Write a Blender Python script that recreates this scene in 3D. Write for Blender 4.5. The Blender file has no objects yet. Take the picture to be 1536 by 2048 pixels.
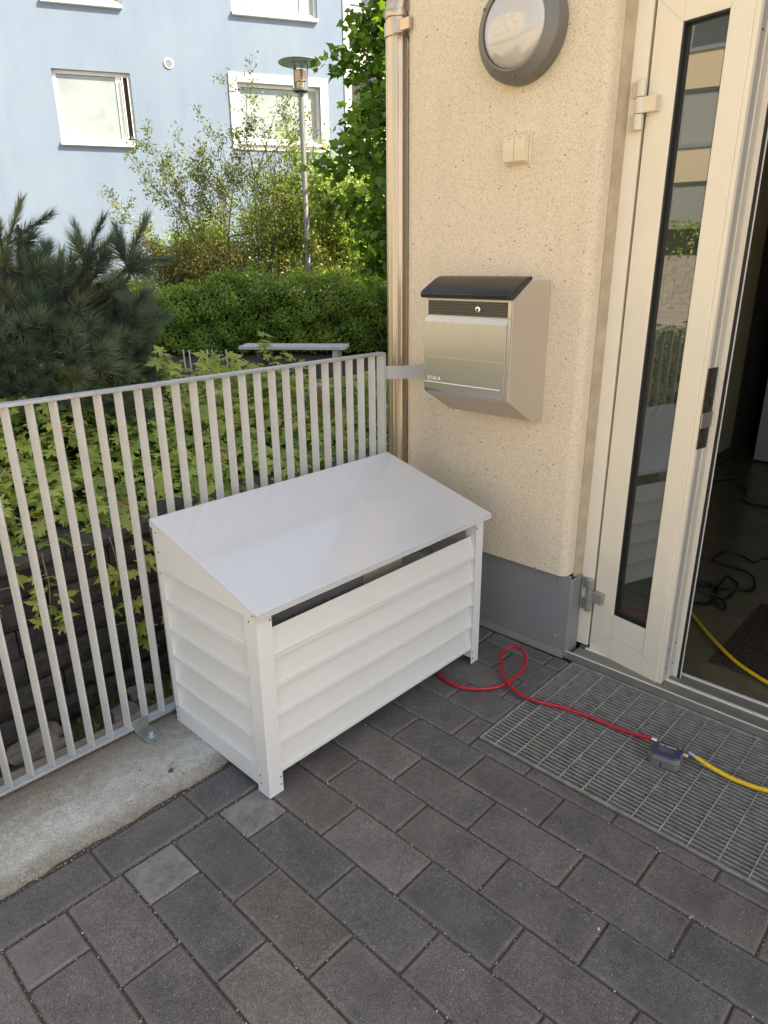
import bpy, math, random
import numpy as np
from mathutils import Vector, Matrix, Quaternion

C = bpy.context.scene.collection
SC = bpy.context.scene
R = math.radians
rng = np.random.default_rng(7)
random.seed(7)

# ------------------------------------------------------------------ camera
cam_d = bpy.data.cameras.new('camera')
cam = bpy.data.objects.new('camera', cam_d); C.objects.link(cam)
right = Vector((0.68614828, -0.72741403, -0.00832856))
up = Vector((0.25222698, 0.22714851, 0.94063016))
fwd = Vector((0.68233576, 0.64751246, -0.339331))
M = Matrix((( right.x, up.x, -fwd.x, -0.95001), (right.y, up.y, -fwd.y, -1.38076), (right.z, up.z, -fwd.z, 1.5), (0, 0, 0, 1)))
cam.matrix_world = M
cam_d.sensor_fit = 'VERTICAL'; cam_d.sensor_height = 36.0; cam_d.sensor_width = 27.0
cam_d.lens = 1373.418/2048*36
cam_d.clip_start = 0.02; cam_d.clip_end = 500
SC.camera = cam

# ------------------------------------------------------------------ light
SUN_EL = 42.0
SUN_AZ = math.atan2(0.36, -0.93)          # from +Y clockwise towards +X
w = bpy.data.worlds.new('World'); SC.world = w; w.use_nodes = True
nt = w.node_tree
sky = nt.nodes.new('ShaderNodeTexSky'); sky.sky_type = 'NISHITA'; sky.sun_disc = False
sky.sun_elevation = R(SUN_EL); sky.sun_rotation = SUN_AZ
sky.air_density = 1.0; sky.dust_density = 2.0; sky.ozone_density = 1.0
hsv = nt.nodes.new('ShaderNodeHueSaturation'); hsv.inputs['Saturation'].default_value = 0.52
nt.links.new(sky.outputs[0], hsv.inputs['Color']); nt.links.new(hsv.outputs[0], nt.nodes['Background'].inputs[0])
nt.nodes['Background'].inputs[1].default_value = 0.115
sd = bpy.data.lights.new('sun', 'SUN'); sd.energy = 4.9; sd.angle = R(0.5); sd.color = (1.0, 0.86, 0.62)
so = bpy.data.objects.new('sun', sd); C.objects.link(so)
sv = Vector((math.sin(SUN_AZ)*math.cos(R(SUN_EL)), math.cos(SUN_AZ)*math.cos(R(SUN_EL)), math.sin(R(SUN_EL))))
so.rotation_euler = sv.to_track_quat('Z', 'Y').to_euler()
SC.view_settings.view_transform = 'Standard'; SC.view_settings.look = 'None'
SC.view_settings.gamma = 1.0; SC.view_settings.use_curve_mapping = False
SC.view_settings.exposure = 1.55
SC.cycles.max_bounces = 8; SC.cycles.diffuse_bounces = 4; SC.cycles.glossy_bounces = 4
SC.cycles.transparent_max_bounces = 8; SC.cycles.use_denoising = True
SC.cycles.sample_clamp_indirect = 6.0

# ------------------------------------------------------------------ materials
class NT:
    def __init__(s, name):
        s.m = bpy.data.materials.new(name); s.m.use_nodes = True
        s.t = s.m.node_tree; s.b = s.t.nodes['Principled BSDF']; s.out = s.t.nodes['Material Output']
    def n(s, typ, **k):
        nd = s.t.nodes.new(typ)
        for a, v in k.items():
            if a.startswith('i_'):
                key = a[2:]
                nd.inputs[int(key) if key.isdigit() else key].default_value = v
            else: setattr(nd, a, v)
        return nd
    def l(s, a, b): s.t.links.new(a, b)
    def coord(s, scale=(1, 1, 1), rot=(0, 0, 0), kind='Object'):
        tc = s.n('ShaderNodeTexCoord'); mp = s.n('ShaderNodeMapping')
        mp.inputs['Scale'].default_value = scale; mp.inputs['Rotation'].default_value = rot
        s.l(tc.outputs[kind], mp.inputs['Vector']); return mp.outputs[0]
    def noise(s, vec, scale, detail=4, rough=0.55):
        nd = s.n('ShaderNodeTexNoise'); nd.inputs['Scale'].default_value = scale
        nd.inputs['Detail'].default_value = detail; nd.inputs['Roughness'].default_value = rough
        s.l(vec, nd.inputs['Vector']); return nd.outputs['Fac']
    def voro(s, vec, scale, out='Distance', feat='F1', rnd=1.0):
        nd = s.n('ShaderNodeTexVoronoi', feature=feat); nd.inputs['Scale'].default_value = scale
        nd.inputs['Randomness'].default_value = rnd
        s.l(vec, nd.inputs['Vector']); return nd.outputs[out]
    def ramp(s, fac, stops, interp='LINEAR'):
        nd = s.n('ShaderNodeValToRGB'); cr = nd.color_ramp; cr.interpolation = interp
        while len(cr.elements) > 1: cr.elements.remove(cr.elements[-1])
        cr.elements[0].position = stops[0][0]; cr.elements[0].color = c4(stops[0][1])
        for p, c in stops[1:]:
            e = cr.elements.new(p); e.color = c4(c)
        s.l(fac, nd.inputs[0]); return nd.outputs['Color']
    def mix(s, fac, a, b, mode='MIX'):
        nd = s.n('ShaderNodeMix', data_type='RGBA', blend_type=mode)
        for inp, v in ((nd.inputs[0], fac), (nd.inputs[6], a), (nd.inputs[7], b)):
            if isinstance(v, (int, float)): inp.default_value = v
            elif isinstance(v, tuple): inp.default_value = c4(v)
            else: s.l(v, inp)
        return nd.outputs[2]
    def math(s, op, a, b=0.0, clamp=False):
        nd = s.n('ShaderNodeMath', operation=op, use_clamp=clamp)
        for i, v in ((0, a), (1, b)):
            if isinstance(v, (int, float)): nd.inputs[i].default_value = v
            else: s.l(v, nd.inputs[i])
        return nd.outputs[0]
    def bump(s, h, strength=0.3, dist=0.002, prev=None):
        nd = s.n('ShaderNodeBump'); nd.inputs['Strength'].default_value = strength
        nd.inputs['Distance'].default_value = dist
        s.l(h, nd.inputs['Height'])
        if prev is not None: s.l(prev, nd.inputs['Normal'])
        s.l(nd.outputs[0], s.b.inputs['Normal']); return nd.outputs[0]
    def base(s, c):
        if isinstance(c, tuple): s.b.inputs['Base Color'].default_value = c4(c)
        else: s.l(c, s.b.inputs['Base Color'])
    def set(s, **k):
        for a, v in k.items():
            key = {'rough': 'Roughness', 'metal': 'Metallic', 'spec': 'Specular IOR Level', 'coat': 'Coat Weight', 'coatr': 'Coat Roughness', 'trans': 'Transmission Weight', 'ior': 'IOR', 'aniso': 'Anisotropic'}[a]
            if isinstance(v, (int, float)): s.b.inputs[key].default_value = v
            else: s.l(v, s.b.inputs[key])
        return s
def c4(c): return (c[0], c[1], c[2], 1.0) if len(c) == 3 else tuple(c)

def simple(name, col, rough=0.5, metal=0.0, var=0.06, vs=6.0, bump=0.0, bs=200.0, dirt=0.0, dirtcol=(0.12, 0.10, 0.07), **k):
    t = NT(name); v = t.coord()
    n1 = t.noise(v, vs, 5)
    lo = tuple(max(0, x*(1-var)) for x in col); hi = tuple(min(1, x*(1+var)) for x in col)
    c = t.ramp(n1, [(0.3, lo), (0.7, hi)])
    if dirt > 0:
        n2 = t.noise(v, vs*2.3, 8, 0.7)
        f = t.math('MULTIPLY', t.ramp(n2, [(0.5, (0, 0, 0)), (0.75, (1, 1, 1))]), dirt)
        c = t.mix(f, c, dirtcol)
    t.base(c); t.set(rough=rough, metal=metal, **k)
    n3 = t.noise(v, vs*4, 4)
    rr = t.math('ADD', t.math('MULTIPLY', n3, 0.16), rough-0.08)
    t.set(rough=rr)
    if bump > 0: t.bump(t.noise(v, bs, 3), bump, 0.001)
    return t.m

MT = {}
# rendered wall: fine cream stone grains
t = NT('pebble_render'); v = t.coord()
n = t.noise(v, 2.0, 4)
g1 = t.voro(v, 380, 'Color'); sep = t.n('ShaderNodeSeparateColor'); t.l(g1, sep.inputs[0])
c = t.ramp(sep.outputs[0], [(0.0, (0.50, 0.40, 0.27)), (0.12, (0.63, 0.52, 0.37)), (0.55, (0.72, 0.61, 0.44)), (0.9, (0.765, 0.66, 0.51)), (1.0, (0.80, 0.71, 0.57))])
g2 = t.voro(v, 110, 'Distance'); gc = t.voro(v, 110, 'Color'); sp2 = t.n('ShaderNodeSeparateColor'); t.l(gc, sp2.inputs[0])
spot = t.math('MULTIPLY', t.math('LESS_THAN', g2, 0.26), t.math('GREATER_THAN', sp2.outputs[1], 0.80))
c = t.mix(t.math('MULTIPLY', spot, 0.55), c, (0.17, 0.12, 0.07))
g3 = t.voro(v, 36, 'Distance'); gd = t.voro(v, 36, 'Color'); sp3 = t.n('ShaderNodeSeparateColor'); t.l(gd, sp3.inputs[0])
spot3 = t.math('MULTIPLY', t.math('LESS_THAN', g3, 0.10), t.math('GREATER_THAN', sp3.outputs[0], 0.955))
c = t.mix(spot3, c, (0.07, 0.05, 0.03))
c = t.mix(t.math('MULTIPLY', n, 0.20), c, (0.60, 0.50, 0.36))
n5 = t.noise(t.coord((3.0, 3.0, 0.7)), 2.2, 7, 0.7); c = t.mix(t.math('MULTIPLY', t.ramp(n5, [(0.48, (0, 0, 0)), (0.72, (1, 1, 1))]), 0.20), c, (0.46, 0.37, 0.25))
t.base(c); t.set(rough=0.88)
b1 = t.bump(t.voro(v, 300, 'Distance'), 0.40, 0.0014)
MT['render'] = t.m

MT['render_side'] = simple('wall_render_plain', (0.60, 0.52, 0.40), 0.9, bump=0.3, bs=120)
MT['sealant'] = simple('tan_sealant', (0.46, 0.37, 0.25), 0.8, var=0.15, vs=14, bump=0.3, bs=60)
MT['plinth'] = simple('grey_sheet_metal', (0.235, 0.235, 0.23), 0.45, 0.0, var=0.10, vs=3, dirt=0.25, dirtcol=(0.22, 0.20, 0.17))
t = NT('plinth_metal'); v = t.coord(); tc_ = t.n('ShaderNodeTexCoord'); sx = t.n('ShaderNodeSeparateXYZ'); t.l(tc_.outputs['Object'], sx.inputs[0])
n = t.noise(v, 3, 5); n2 = t.noise(v, 70, 6, 0.75); n3 = t.noise(t.coord((10, 10, 0.8)), 2, 5)
c = t.ramp(n, [(0.3, (0.215, 0.215, 0.212)), (0.7, (0.25, 0.25, 0.245))]); c = t.mix(t.math('MULTIPLY', t.ramp(n3, [(0.5, (0, 0, 0)), (0.75, (1, 1, 1))]), 0.15), c, (0.33, 0.31, 0.28))
low = t.ramp(t.math('ADD', sx.outputs['Z'], t.math('MULTIPLY', n2, 0.20)), [(0.10, (1, 1, 1)), (0.26, (0, 0, 0))])
c = t.mix(t.math('MULTIPLY', low, 0.55), c, (0.27, 0.23, 0.17)); t.base(c); t.set(rough=0.48); MT['plinth'] = t.m
MT['door_paint'] = simple('cream_door_paint', (0.79, 0.72, 0.575), 0.42, var=0.03, vs=4, bump=0.05, bs=500, dirt=0.12, dirtcol=(0.55, 0.48, 0.36))
MT['door_edge'] = simple('aluminium_edge', (0.58, 0.56, 0.50), 0.36, 0.35, var=0.05, vs=5)
MT['hinge_shaded_paint'] = simple('hinge_shaded_paint', (0.64, 0.58, 0.45), 0.3, 0.2, var=0.05)  # cream darkened to put the hinge's shadows into its paint
MT['hinge_metal'] = simple('hinge_metal', (0.46, 0.44, 0.41), 0.38, 0.7, var=0.05)
MT['rubber'] = simple('black_rubber', (0.014, 0.014, 0.014), 0.55)
MT['groove'] = simple('joint_line', (0.42, 0.37, 0.28), 0.7)
MT['lock'] = simple('lock_steel', (0.16, 0.13, 0.10), 0.35, 0.8, var=0.3, vs=40, dirt=0.4)
MT['white_line'] = simple('pale_gasket', (0.72, 0.70, 0.66), 0.5)
t = NT('white_lid_paint'); v = t.coord()
dust = t.ramp(t.noise(v, 260, 3, 0.8), [(0.66, (0, 0, 0)), (0.74, (1, 1, 1))]); sm = t.ramp(t.noise(t.coord((1, 3.5, 1)), 3.0, 7, 0.65), [(0.42, (0, 0, 0)), (0.75, (1, 1, 1))])
c = t.mix(t.math('MULTIPLY', dust, 0.22), (0.60, 0.605, 0.61), (0.40, 0.36, 0.30)); c = t.mix(t.math('MULTIPLY', sm, 0.05), c, (0.50, 0.47, 0.42))
t.base(c); t.set(rough=t.math('ADD', t.math('MULTIPLY', sm, 0.0), 0.24), spec=1.0, coat=0.9, coatr=0.12); t.b.inputs['Coat IOR'].default_value = 1.7; t.bump(t.noise(v, 1.6, 2), 0.10, 0.02); MT['lid'] = t.m
MT['box'] = simple('white_box_paint', (0.72, 0.715, 0.69), 0.36, var=0.02, vs=3, bump=0.03, bs=300)
MT['box_slat'] = simple('white_slat_paint', (0.70, 0.69, 0.655), 0.36, var=0.02, vs=3, bump=0.03, bs=300)
MT['screw'] = simple('screw_steel', (0.25, 0.24, 0.22), 0.4, 0.6)
MT['fins'] = simple('coil_fins', (0.26, 0.26, 0.25), 0.4, 0.1)
MT['unit_case'] = simple('unit_casing', (0.42, 0.38, 0.30), 0.5)
MT['galv'] = simple('galvanised_bracket', (0.42, 0.46, 0.50), 0.35, 0.75, var=0.2, vs=20)
MT['pipe_steel'] = simple('pipe_steel', (0.54, 0.455, 0.345), 0.36, 0.80, var=0.04, vs=8)
MT['lamp_ring'] = simple('lamp_ring_grey', (0.17, 0.165, 0.15), 0.42, 0.2, var=0.04, bump=0.08, bs=600)
t = NT('lamp_diffuser'); t.base((0.50, 0.475, 0.43)); t.set(rough=0.30, spec=0.5, coat=1.0, coatr=0.012); t.b.inputs['Coat IOR'].default_value = 1.75; MT['diffuser'] = t.m
MT['switch'] = simple('switch_plastic', (0.68, 0.58, 0.40), 0.35, var=0.02)
MT['black_lid'] = simple('black_plastic', (0.016, 0.016, 0.018), 0.30, var=0.4, vs=14, dirt=0.10, dirtcol=(0.10, 0.09, 0.07))
MT['name_strip'] = simple('dark_ribbed_plastic', (0.045, 0.038, 0.030), 0.4)
MT['bright'] = simple('glint_relief', (0.93, 0.92, 0.88), 0.45, 0.15, var=0.02)  # pale colour stands in for glints on the embossed steel
MT['chrome'] = simple('bright_chrome', (0.85, 0.85, 0.83), 0.12, 1.0, var=0.02)
t = NT('brushed_steel'); v = t.coord((120, 120, 1.5)); n = t.noise(v, 3.0, 6, 0.7)
v2 = t.coord(); n2 = t.noise(v2, 9, 5)
t.base(t.mix(t.ramp(n, [(0.35, (0, 0, 0)), (0.65, (0.55, 0.55, 0.55))]), t.mix(t.math('MULTIPLY', n2, 0.35), (0.60, 0.585, 0.56), (0.48, 0.465, 0.44)), (0.44, 0.425, 0.40)))
t.set(metal=0.95, rough=t.math('ADD', t.math('MULTIPLY', n, 0.26), 0.20)); t.bump(n, 0.12, 0.0004); MT['steel'] = t.m
t = NT('side_steel'); v2 = t.coord(); n2 = t.noise(v2, 6, 6, 0.6)
t.base(t.mix(t.math('MULTIPLY', n2, 0.5), (0.64, 0.57, 0.47), (0.50, 0.43, 0.34)))
t.set(metal=0.55, rough=t.math('ADD', t.math('MULTIPLY', n2, 0.2), 0.38)); MT['side_steel'] = t.m
# door glass: dark tinted mirror-like pane
t = NT('door_glass'); t.base((0.042, 0.046, 0.034)); t.set(rough=0.012, spec=0.5, ior=2.3)
v = t.coord(); t.bump(t.noise(v, 3.0, 1), 0.012, 0.02); MT['door_glass'] = t.m
t = NT('window_glass'); t.base((0.05, 0.055, 0.06)); t.set(rough=0.03, ior=1.9); MT['win_glass'] = t.m
t = NT('clear_glass'); t.base((0.9, 0.95, 0.93)); t.set(rough=0.02, ior=1.45, trans=1.0); MT['clear'] = t.m

# fence paint
t = NT('fence_galvanised'); v = t.coord(); n = t.noise(v, 14, 6, 0.6); n2 = t.noise(v, 160, 3)
c = t.ramp(n, [(0.25, (0.48, 0.475, 0.455)), (0.75, (0.58, 0.575, 0.555))])
c = t.mix(t.math('MULTIPLY', t.math('GREATER_THAN', n2, 0.66), 0.35), c, (0.25, 0.24, 0.21))
tcf = t.n('ShaderNodeTexCoord'); sxf = t.n('ShaderNodeSeparateXYZ'); t.l(tcf.outputs['Object'], sxf.inputs[0])
gr_ = t.ramp(t.math('ADD', sxf.outputs['Z'], t.math('MULTIPLY', t.noise(v, 30, 6, 0.7), 0.25)), [(0.12, (1, 1, 1)), (0.34, (0, 0, 0))])
c = t.mix(t.math('MULTIPLY', gr_, 0.55), c, (0.30, 0.31, 0.31)); t.base(c); t.set(rough=0.55, metal=0.1); t.bump(n2, 0.12, 0.0006); MT['fence'] = t.m
t = NT('fence_rail_galvanised'); v = t.coord(); n = t.noise(v, 20, 6, 0.6)
c = t.ramp(n, [(0.25, (0.40, 0.42, 0.44)), (0.75, (0.55, 0.57, 0.59))])
t.base(c); t.set(rough=0.38, metal=0.6); MT['rail'] = t.m

# pavers: per-stone tone from the attribute, grain from noise
t = NT('paver_concrete'); v = t.coord()
at = t.n('ShaderNodeAttribute', attribute_name='rnd'); at2 = t.n('ShaderNodeAttribute', attribute_name='worn')
ad = t.n('ShaderNodeAttribute', attribute_name='edge')
c = t.ramp(at.outputs['Fac'], [(0.0, (0.098, 0.096, 0.099)), (0.2, (0.116, 0.110, 0.107)), (0.42, (0.126, 0.112, 0.103)), (0.62, (0.113, 0.109, 0.106)), (0.78, (0.134, 0.126, 0.118)), (0.88, (0.122, 0.110, 0.119)), (1.0, (0.160, 0.152, 0.140))])
n = t.noise(v, 9, 6, 0.6); n2 = t.noise(v, 330, 3, 0.8); n3 = t.noise(v, 55, 6, 0.75)
c = t.mix(1.0, c, t.ramp(n, [(0.25, (0.70, 0.70, 0.70)), (0.75, (1.32, 1.30, 1.27))]), 'MULTIPLY')
c = t.mix(1.0, c, t.ramp(n3, [(0.30, (0.80, 0.80, 0.80)), (0.72, (1.22, 1.22, 1.22))]), 'MULTIPLY')
c = t.mix(1.0, c, t.ramp(n2, [(0.34, (0.50, 0.50, 0.50)), (0.52, (1.0, 1.0, 1.0)), (0.68, (2.0, 1.95, 1.88))]), 'MULTIPLY')
wf = t.math('MULTIPLY', at2.outputs['Fac'], t.ramp(t.noise(v, 16, 9, 0.72), [(0.36, (0.12, 0.12, 0.12)), (0.66, (1, 1, 1))]))
c = t.mix(wf, c, (0.27, 0.26, 0.245))
ef = t.math('MULTIPLY', t.noise(v, 70, 5, 0.7), 0.55)
c = t.mix(t.math('MULTIPLY', ad.outputs['Fac'], ef), c, (0.24, 0.22, 0.19))
stn = t.ramp(t.noise(v, 3.2, 8, 0.72), [(0.50, (0, 0, 0)), (0.70, (1, 1, 1))]); c = t.mix(t.math('MULTIPLY', stn, 0.28), c, (0.20, 0.18, 0.15))
dk = t.ramp(t.noise(v, 6.5, 7, 0.7), [(0.60, (0, 0, 0)), (0.78, (1, 1, 1))]); c = t.mix(t.math('MULTIPLY', dk, 0.35), c, (0.045, 0.042, 0.038))
gsp = t.voro(v, 95, 'Distance'); gcc = t.voro(v, 95, 'Color'); sps = t.n('ShaderNodeSeparateColor'); t.l(gcc, sps.inputs[0])
c = t.mix(t.math('MULTIPLY', t.math('MULTIPLY', t.math('LESS_THAN', gsp, 0.15), t.math('GREATER_THAN', sps.outputs[0], 0.80)), 0.75), c, (0.40, 0.38, 0.34))
t.base(c); t.set(rough=0.74, spec=0.4)
nb = t.bump(t.noise(v, 55, 8, 0.75), 0.5, 0.0035); t.bump(n2, 0.75, 0.0016, nb); MT['paver'] = t.m
t = NT('joint_sand'); v = t.coord(); c = t.ramp(t.noise(v, 300, 4, 0.8), [(0.35, (0.035, 0.031, 0.027)), (0.60, (0.10, 0.088, 0.072)), (0.80, (0.22, 0.20, 0.17))])
t.base(c); t.set(rough=0.95); t.bump(t.noise(v, 260, 4), 1.0, 0.004); MT['sand'] = t.m
t = NT('gravel_grain'); at = t.n('ShaderNodeAttribute', attribute_name='rnd')
t.base(t.ramp(at.outputs['Fac'], [(0.0, (0.05, 0.05, 0.05)), (0.4, (0.14, 0.13, 0.12)), (0.75, (0.30, 0.27, 0.23)), (1.0, (0.55, 0.52, 0.48))])); t.set(rough=0.85); MT['gravel'] = t.m
# kerb concrete
t = NT('kerb_concrete'); v = t.coord(); n = t.noise(v, 5, 8, 0.65); n2 = t.noise(v, 190, 4, 0.75); n3 = t.noise(v, 34, 6, 0.7)
c = t.ramp(n, [(0.3, (0.39, 0.39, 0.355)), (0.5, (0.46, 0.468, 0.435)), (0.7, (0.53, 0.54, 0.505))])
geo = t.n('ShaderNodeTexCoord'); sx = t.n('ShaderNodeSeparateXYZ'); t.l(geo.outputs['Object'], sx.inputs[0])
yy = t.math('ADD', sx.outputs['Y'], t.math('MULTIPLY', t.noise(v, 9, 6, 0.7), 0.14))
stain = t.ramp(t.math('MULTIPLY', yy, 1.0), [(0.44, (0, 0, 0)), (0.60, (1, 1, 1))])
c = t.mix(t.math('MULTIPLY', stain, 0.75), c, (0.15, 0.115, 0.075))
edge = t.ramp(sx.outputs['Y'], [(0.236, (1, 1, 1)), (0.285, (0, 0, 0))])
c = t.mix(t.math('MULTIPLY', edge, 0.75), c, (0.235, 0.205, 0.16))
c = t.mix(1.0, c, t.ramp(n3, [(0.34, (0.78, 0.77, 0.75)), (0.64, (1.1, 1.1, 1.1))]), 'MULTIPLY')
c = t.mix(1.0, c, t.ramp(n2, [(0.36, (0.60, 0.59, 0.57)), (0.6, (1.05, 1.05, 1.05)), (0.8, (1.35, 1.35, 1.3))]), 'MULTIPLY')
t.base(c); t.set(rough=0.93); nb = t.bump(n3, 0.6, 0.006); t.bump(n2, 0.9, 0.0026, nb); MT['kerb'] = t.m
MT['grate'] = simple('grate_galvanised', (0.36, 0.345, 0.305), 0.5, 0.2, var=0.25, vs=30, dirt=0.45, dirtcol=(0.13, 0.12, 0.095))
MT['pit'] = simple('pit_dirt', (0.05, 0.048, 0.042), 0.9, var=0.6, vs=60, bump=0.8, bs=160, dirt=0.5, dirtcol=(0.16, 0.15, 0.12))
t = NT('tread_aluminium'); v = t.coord((1, 1, 1), (0, 0, R(45))); ck = t.n('ShaderNodeTexChecker'); ck.inputs['Scale'].default_value = 330; t.l(v, ck.inputs[0])
vv = t.coord(); n = t.noise(vv, 30, 5)
c = t.mix(ck.outputs['Fac'], (0.17, 0.15, 0.125), (0.42, 0.39, 0.34)); c = t.mix(t.math('MULTIPLY', n, 0.6), c, (0.18, 0.155, 0.12))
t.base(c); t.set(rough=0.5, metal=0.35); t.bump(ck.outputs['Fac'], 0.6, 0.001); MT['tread'] = t.m
MT['alu_line'] = simple('aluminium_nosing', (0.85, 0.80, 0.70), 0.35, 0.2)
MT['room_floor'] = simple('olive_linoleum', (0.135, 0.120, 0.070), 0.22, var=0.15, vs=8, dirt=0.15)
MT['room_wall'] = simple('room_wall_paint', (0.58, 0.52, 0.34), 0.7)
MT['room_shade'] = simple('room_shade_tone', (0.10, 0.095, 0.07), 0.7)  # dark version of the wall colour, standing in for the room's shade
MT['room_door'] = simple('inner_door_paint', (0.50, 0.49, 0.42), 0.5)
t = NT('coir_mat'); v = t.coord(); c = t.ramp(t.voro(v, 90), [(0.1, (0.10, 0.062, 0.036)), (0.5, (0.03, 0.02, 0.012))]); t.base(c); t.set(rough=0.95); t.bump(t.voro(v, 90), 1.0, 0.006); MT['mat'] = t.m
MT['cable'] = simple('black_cable', (0.010, 0.010, 0.011), 0.4)
MT['white_cable'] = simple('white_cable', (0.6, 0.58, 0.5), 0.45)
MT['red_hose'] = simple('red_hose', (0.42, 0.010, 0.020), 0.36, var=0.15, vs=30, dirt=0.35, dirtcol=(0.22, 0.05, 0.045))
MT['yellow_hose'] = simple('yellow_hose', (0.74, 0.47, 0.012), 0.36, var=0.10, vs=30, dirt=0.30, dirtcol=(0.38, 0.26, 0.06))
MT['brass'] = simple('brass_fitting', (0.60, 0.50, 0.30), 0.28, 0.9)
MT['blue_plastic'] = simple('blue_plastic', (0.042, 0.048, 0.105), 0.45)
MT['grey_plastic'] = simple('grey_plastic', (0.16, 0.15, 0.14), 0.5, bump=0.1)
MT['screen'] = simple('grey_screen', (0.09, 0.10, 0.09), 0.15)
MT['print'] = simple('white_print', (0.7, 0.7, 0.7), 0.5)
# block wall
t = NT('split_block'); v = t.coord(); at = t.n('ShaderNodeAttribute', attribute_name='rnd')
n = t.noise(v, 26, 7, 0.7); n2 = t.noise(v, 260, 3, 0.8)
c = t.ramp(at.outputs['Fac'], [(0, (0.060, 0.054, 0.048)), (1, (0.10, 0.092, 0.082))])
c = t.mix(1.0, c, t.ramp(n, [(0.3, (0.6, 0.6, 0.6)), (0.7, (1.35, 1.35, 1.35))]), 'MULTIPLY')
c = t.mix(t.math('MULTIPLY', t.math('GREATER_THAN', n2, 0.72), 0.6), c, (0.32, 0.29, 0.25))
t.base(c); t.set(rough=0.95); nb = t.bump(n, 1.0, 0.02); t.bump(n2, 0.7, 0.003, nb); MT['block'] = t.m
MT['light_block'] = simple('light_block', (0.36, 0.33, 0.28), 0.9, var=0.3, vs=9, bump=0.5, bs=20)
t = NT('moss_soil'); v = t.coord(); n = t.noise(v, 8, 7, 0.7); n2 = t.noise(v, 120, 4, 0.8)
c = t.ramp(n, [(0.35, (0.065, 0.048, 0.032)), (0.50, (0.085, 0.070, 0.040)), (0.62, (0.045, 0.065, 0.014)), (0.8, (0.07, 0.095, 0.02))])
c = t.mix(1.0, c, t.ramp(n2, [(0.3, (0.5, 0.5, 0.5)), (0.7, (1.5, 1.5, 1.5))]), 'MULTIPLY')
t.base(c); t.set(rough=1.0); t.bump(n2, 1.0, 0.012); MT['moss'] = t.m
MT['stone'] = simple('granite_stone', (0.17, 0.15, 0.13), 0.85, var=0.5, vs=18, bump=1.0, bs=90, dirt=0.6, dirtcol=(0.06, 0.08, 0.025))
MT['soil'] = simple('bed_soil', (0.035, 0.026, 0.018), 1.0, var=0.5, vs=20, bump=1.0, bs=60)
t = NT('plaza_paving'); v = t.coord((1, 1, 1), (0, 0, R(32))); br = t.n('ShaderNodeTexBrick'); br.inputs['Scale'].default_value = 1.0
br.inputs['Brick Width'].default_value = 0.28; br.inputs['Row Height'].default_value = 0.14; br.inputs['Mortar Size'].default_value = 0.006
br.inputs['Color1'].default_value = (0.36, 0.33, 0.29, 1); br.inputs['Color2'].default_value = (0.42, 0.385, 0.34, 1); br.inputs['Mortar'].default_value = (0.13, 0.12, 0.11, 1)
t.l(v, br.inputs['Vector']); c = t.mix(1.0, br.outputs['Color'], t.ramp(t.noise(v, 2, 6), [(0.3, (0.8, 0.8, 0.8)), (0.7, (1.15, 1.15, 1.15))]), 'MULTIPLY')
t.base(c); t.set(rough=0.85); MT['plaza'] = t.m
MT['bounce_beige'] = simple('bounce_ground_beige', (0.50, 0.41, 0.29), 0.95, var=0.12, vs=1.2, bump=0.5, bs=40)  # sandy beige chosen to bounce warm sunlight, not a lawn
# blue stucco
t = NT('blue_stucco'); v = t.coord(); n = t.noise(v, 0.5, 6, 0.6); n2 = t.noise(v, 30, 5, 0.8); vs_ = t.coord((1.6, 1.6, 0.35)); n4 = t.noise(vs_, 1.0, 6, 0.65)
c = t.ramp(n, [(0.3, (0.155, 0.208, 0.292)), (0.7, (0.180, 0.230, 0.310))])
c = t.mix(1.0, c, t.ramp(n4, [(0.35, (0.94, 0.94, 0.95)), (0.65, (1.03, 1.03, 1.03))]), 'MULTIPLY')
t.base(c); t.set(rough=0.9); t.bump(n2, 0.5, 0.01); MT['stucco'] = t.m
MT['win_white'] = simple('white_window_paint', (0.62, 0.63, 0.62), 0.5, var=0.02)
MT['blind'] = simple('roller_blind', (0.25, 0.30, 0.31), 0.8, var=0.14, vs=2.2)
MT['curtain'] = simple('white_curtain', (0.62, 0.63, 0.60), 0.9, var=0.1, vs=6)
MT['inner_dark'] = simple('dark_room', (0.03, 0.03, 0.028), 0.9)
MT['reed_blind'] = simple('grey_venetian_blind', (0.30, 0.32, 0.32), 0.6, var=0.25, vs=50)
MT['cream_stucco'] = simple('cream_stucco', (0.64, 0.54, 0.38), 0.9, var=0.05, vs=0.6, bump=0.3, bs=30)
MT['grey_frame'] = simple('grey_window_frame', (0.28, 0.30, 0.33), 0.45, 0.3)
MT['roof'] = simple('roof_felt', (0.08, 0.08, 0.08), 0.9)
MT['bench_board'] = simple('weathered_bench_board', (0.42, 0.45, 0.48), 0.6, var=0.15, vs=30)
MT['bracket'] = simple('dull_bracket', (0.20, 0.215, 0.20), 0.6, 0.3, var=0.2, vs=20, dirt=0.3)
MT['bench_leg'] = simple('bench_leg_steel', (0.40, 0.40, 0.38), 0.5, 0.4)
MT['dark_leg'] = simple('dark_bench_steel', (0.03, 0.03, 0.03), 0.5)
MT['post_steel'] = simple('lamp_post_paint', (0.16, 0.17, 0.17), 0.42, 0.45, var=0.15, vs=4)
MT['lamp_green'] = simple('lamp_shade_metal', (0.19, 0.23, 0.20), 0.4, 0.5)
MT['copper'] = simple('lamp_reflector', (0.55, 0.36, 0.22), 0.3, 0.7)
MT['stake'] = simple('pale_stake', (0.5, 0.5, 0.5), 0.6)
MT['bark'] = simple('tree_bark', (0.050, 0.040, 0.030), 0.95, var=0.3, vs=20, bump=0.8, bs=50)
MT['pine_bark'] = simple('pine_bark', (0.040, 0.032, 0.024), 0.95, var=0.3, vs=30, bump=0.8, bs=90)
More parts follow.
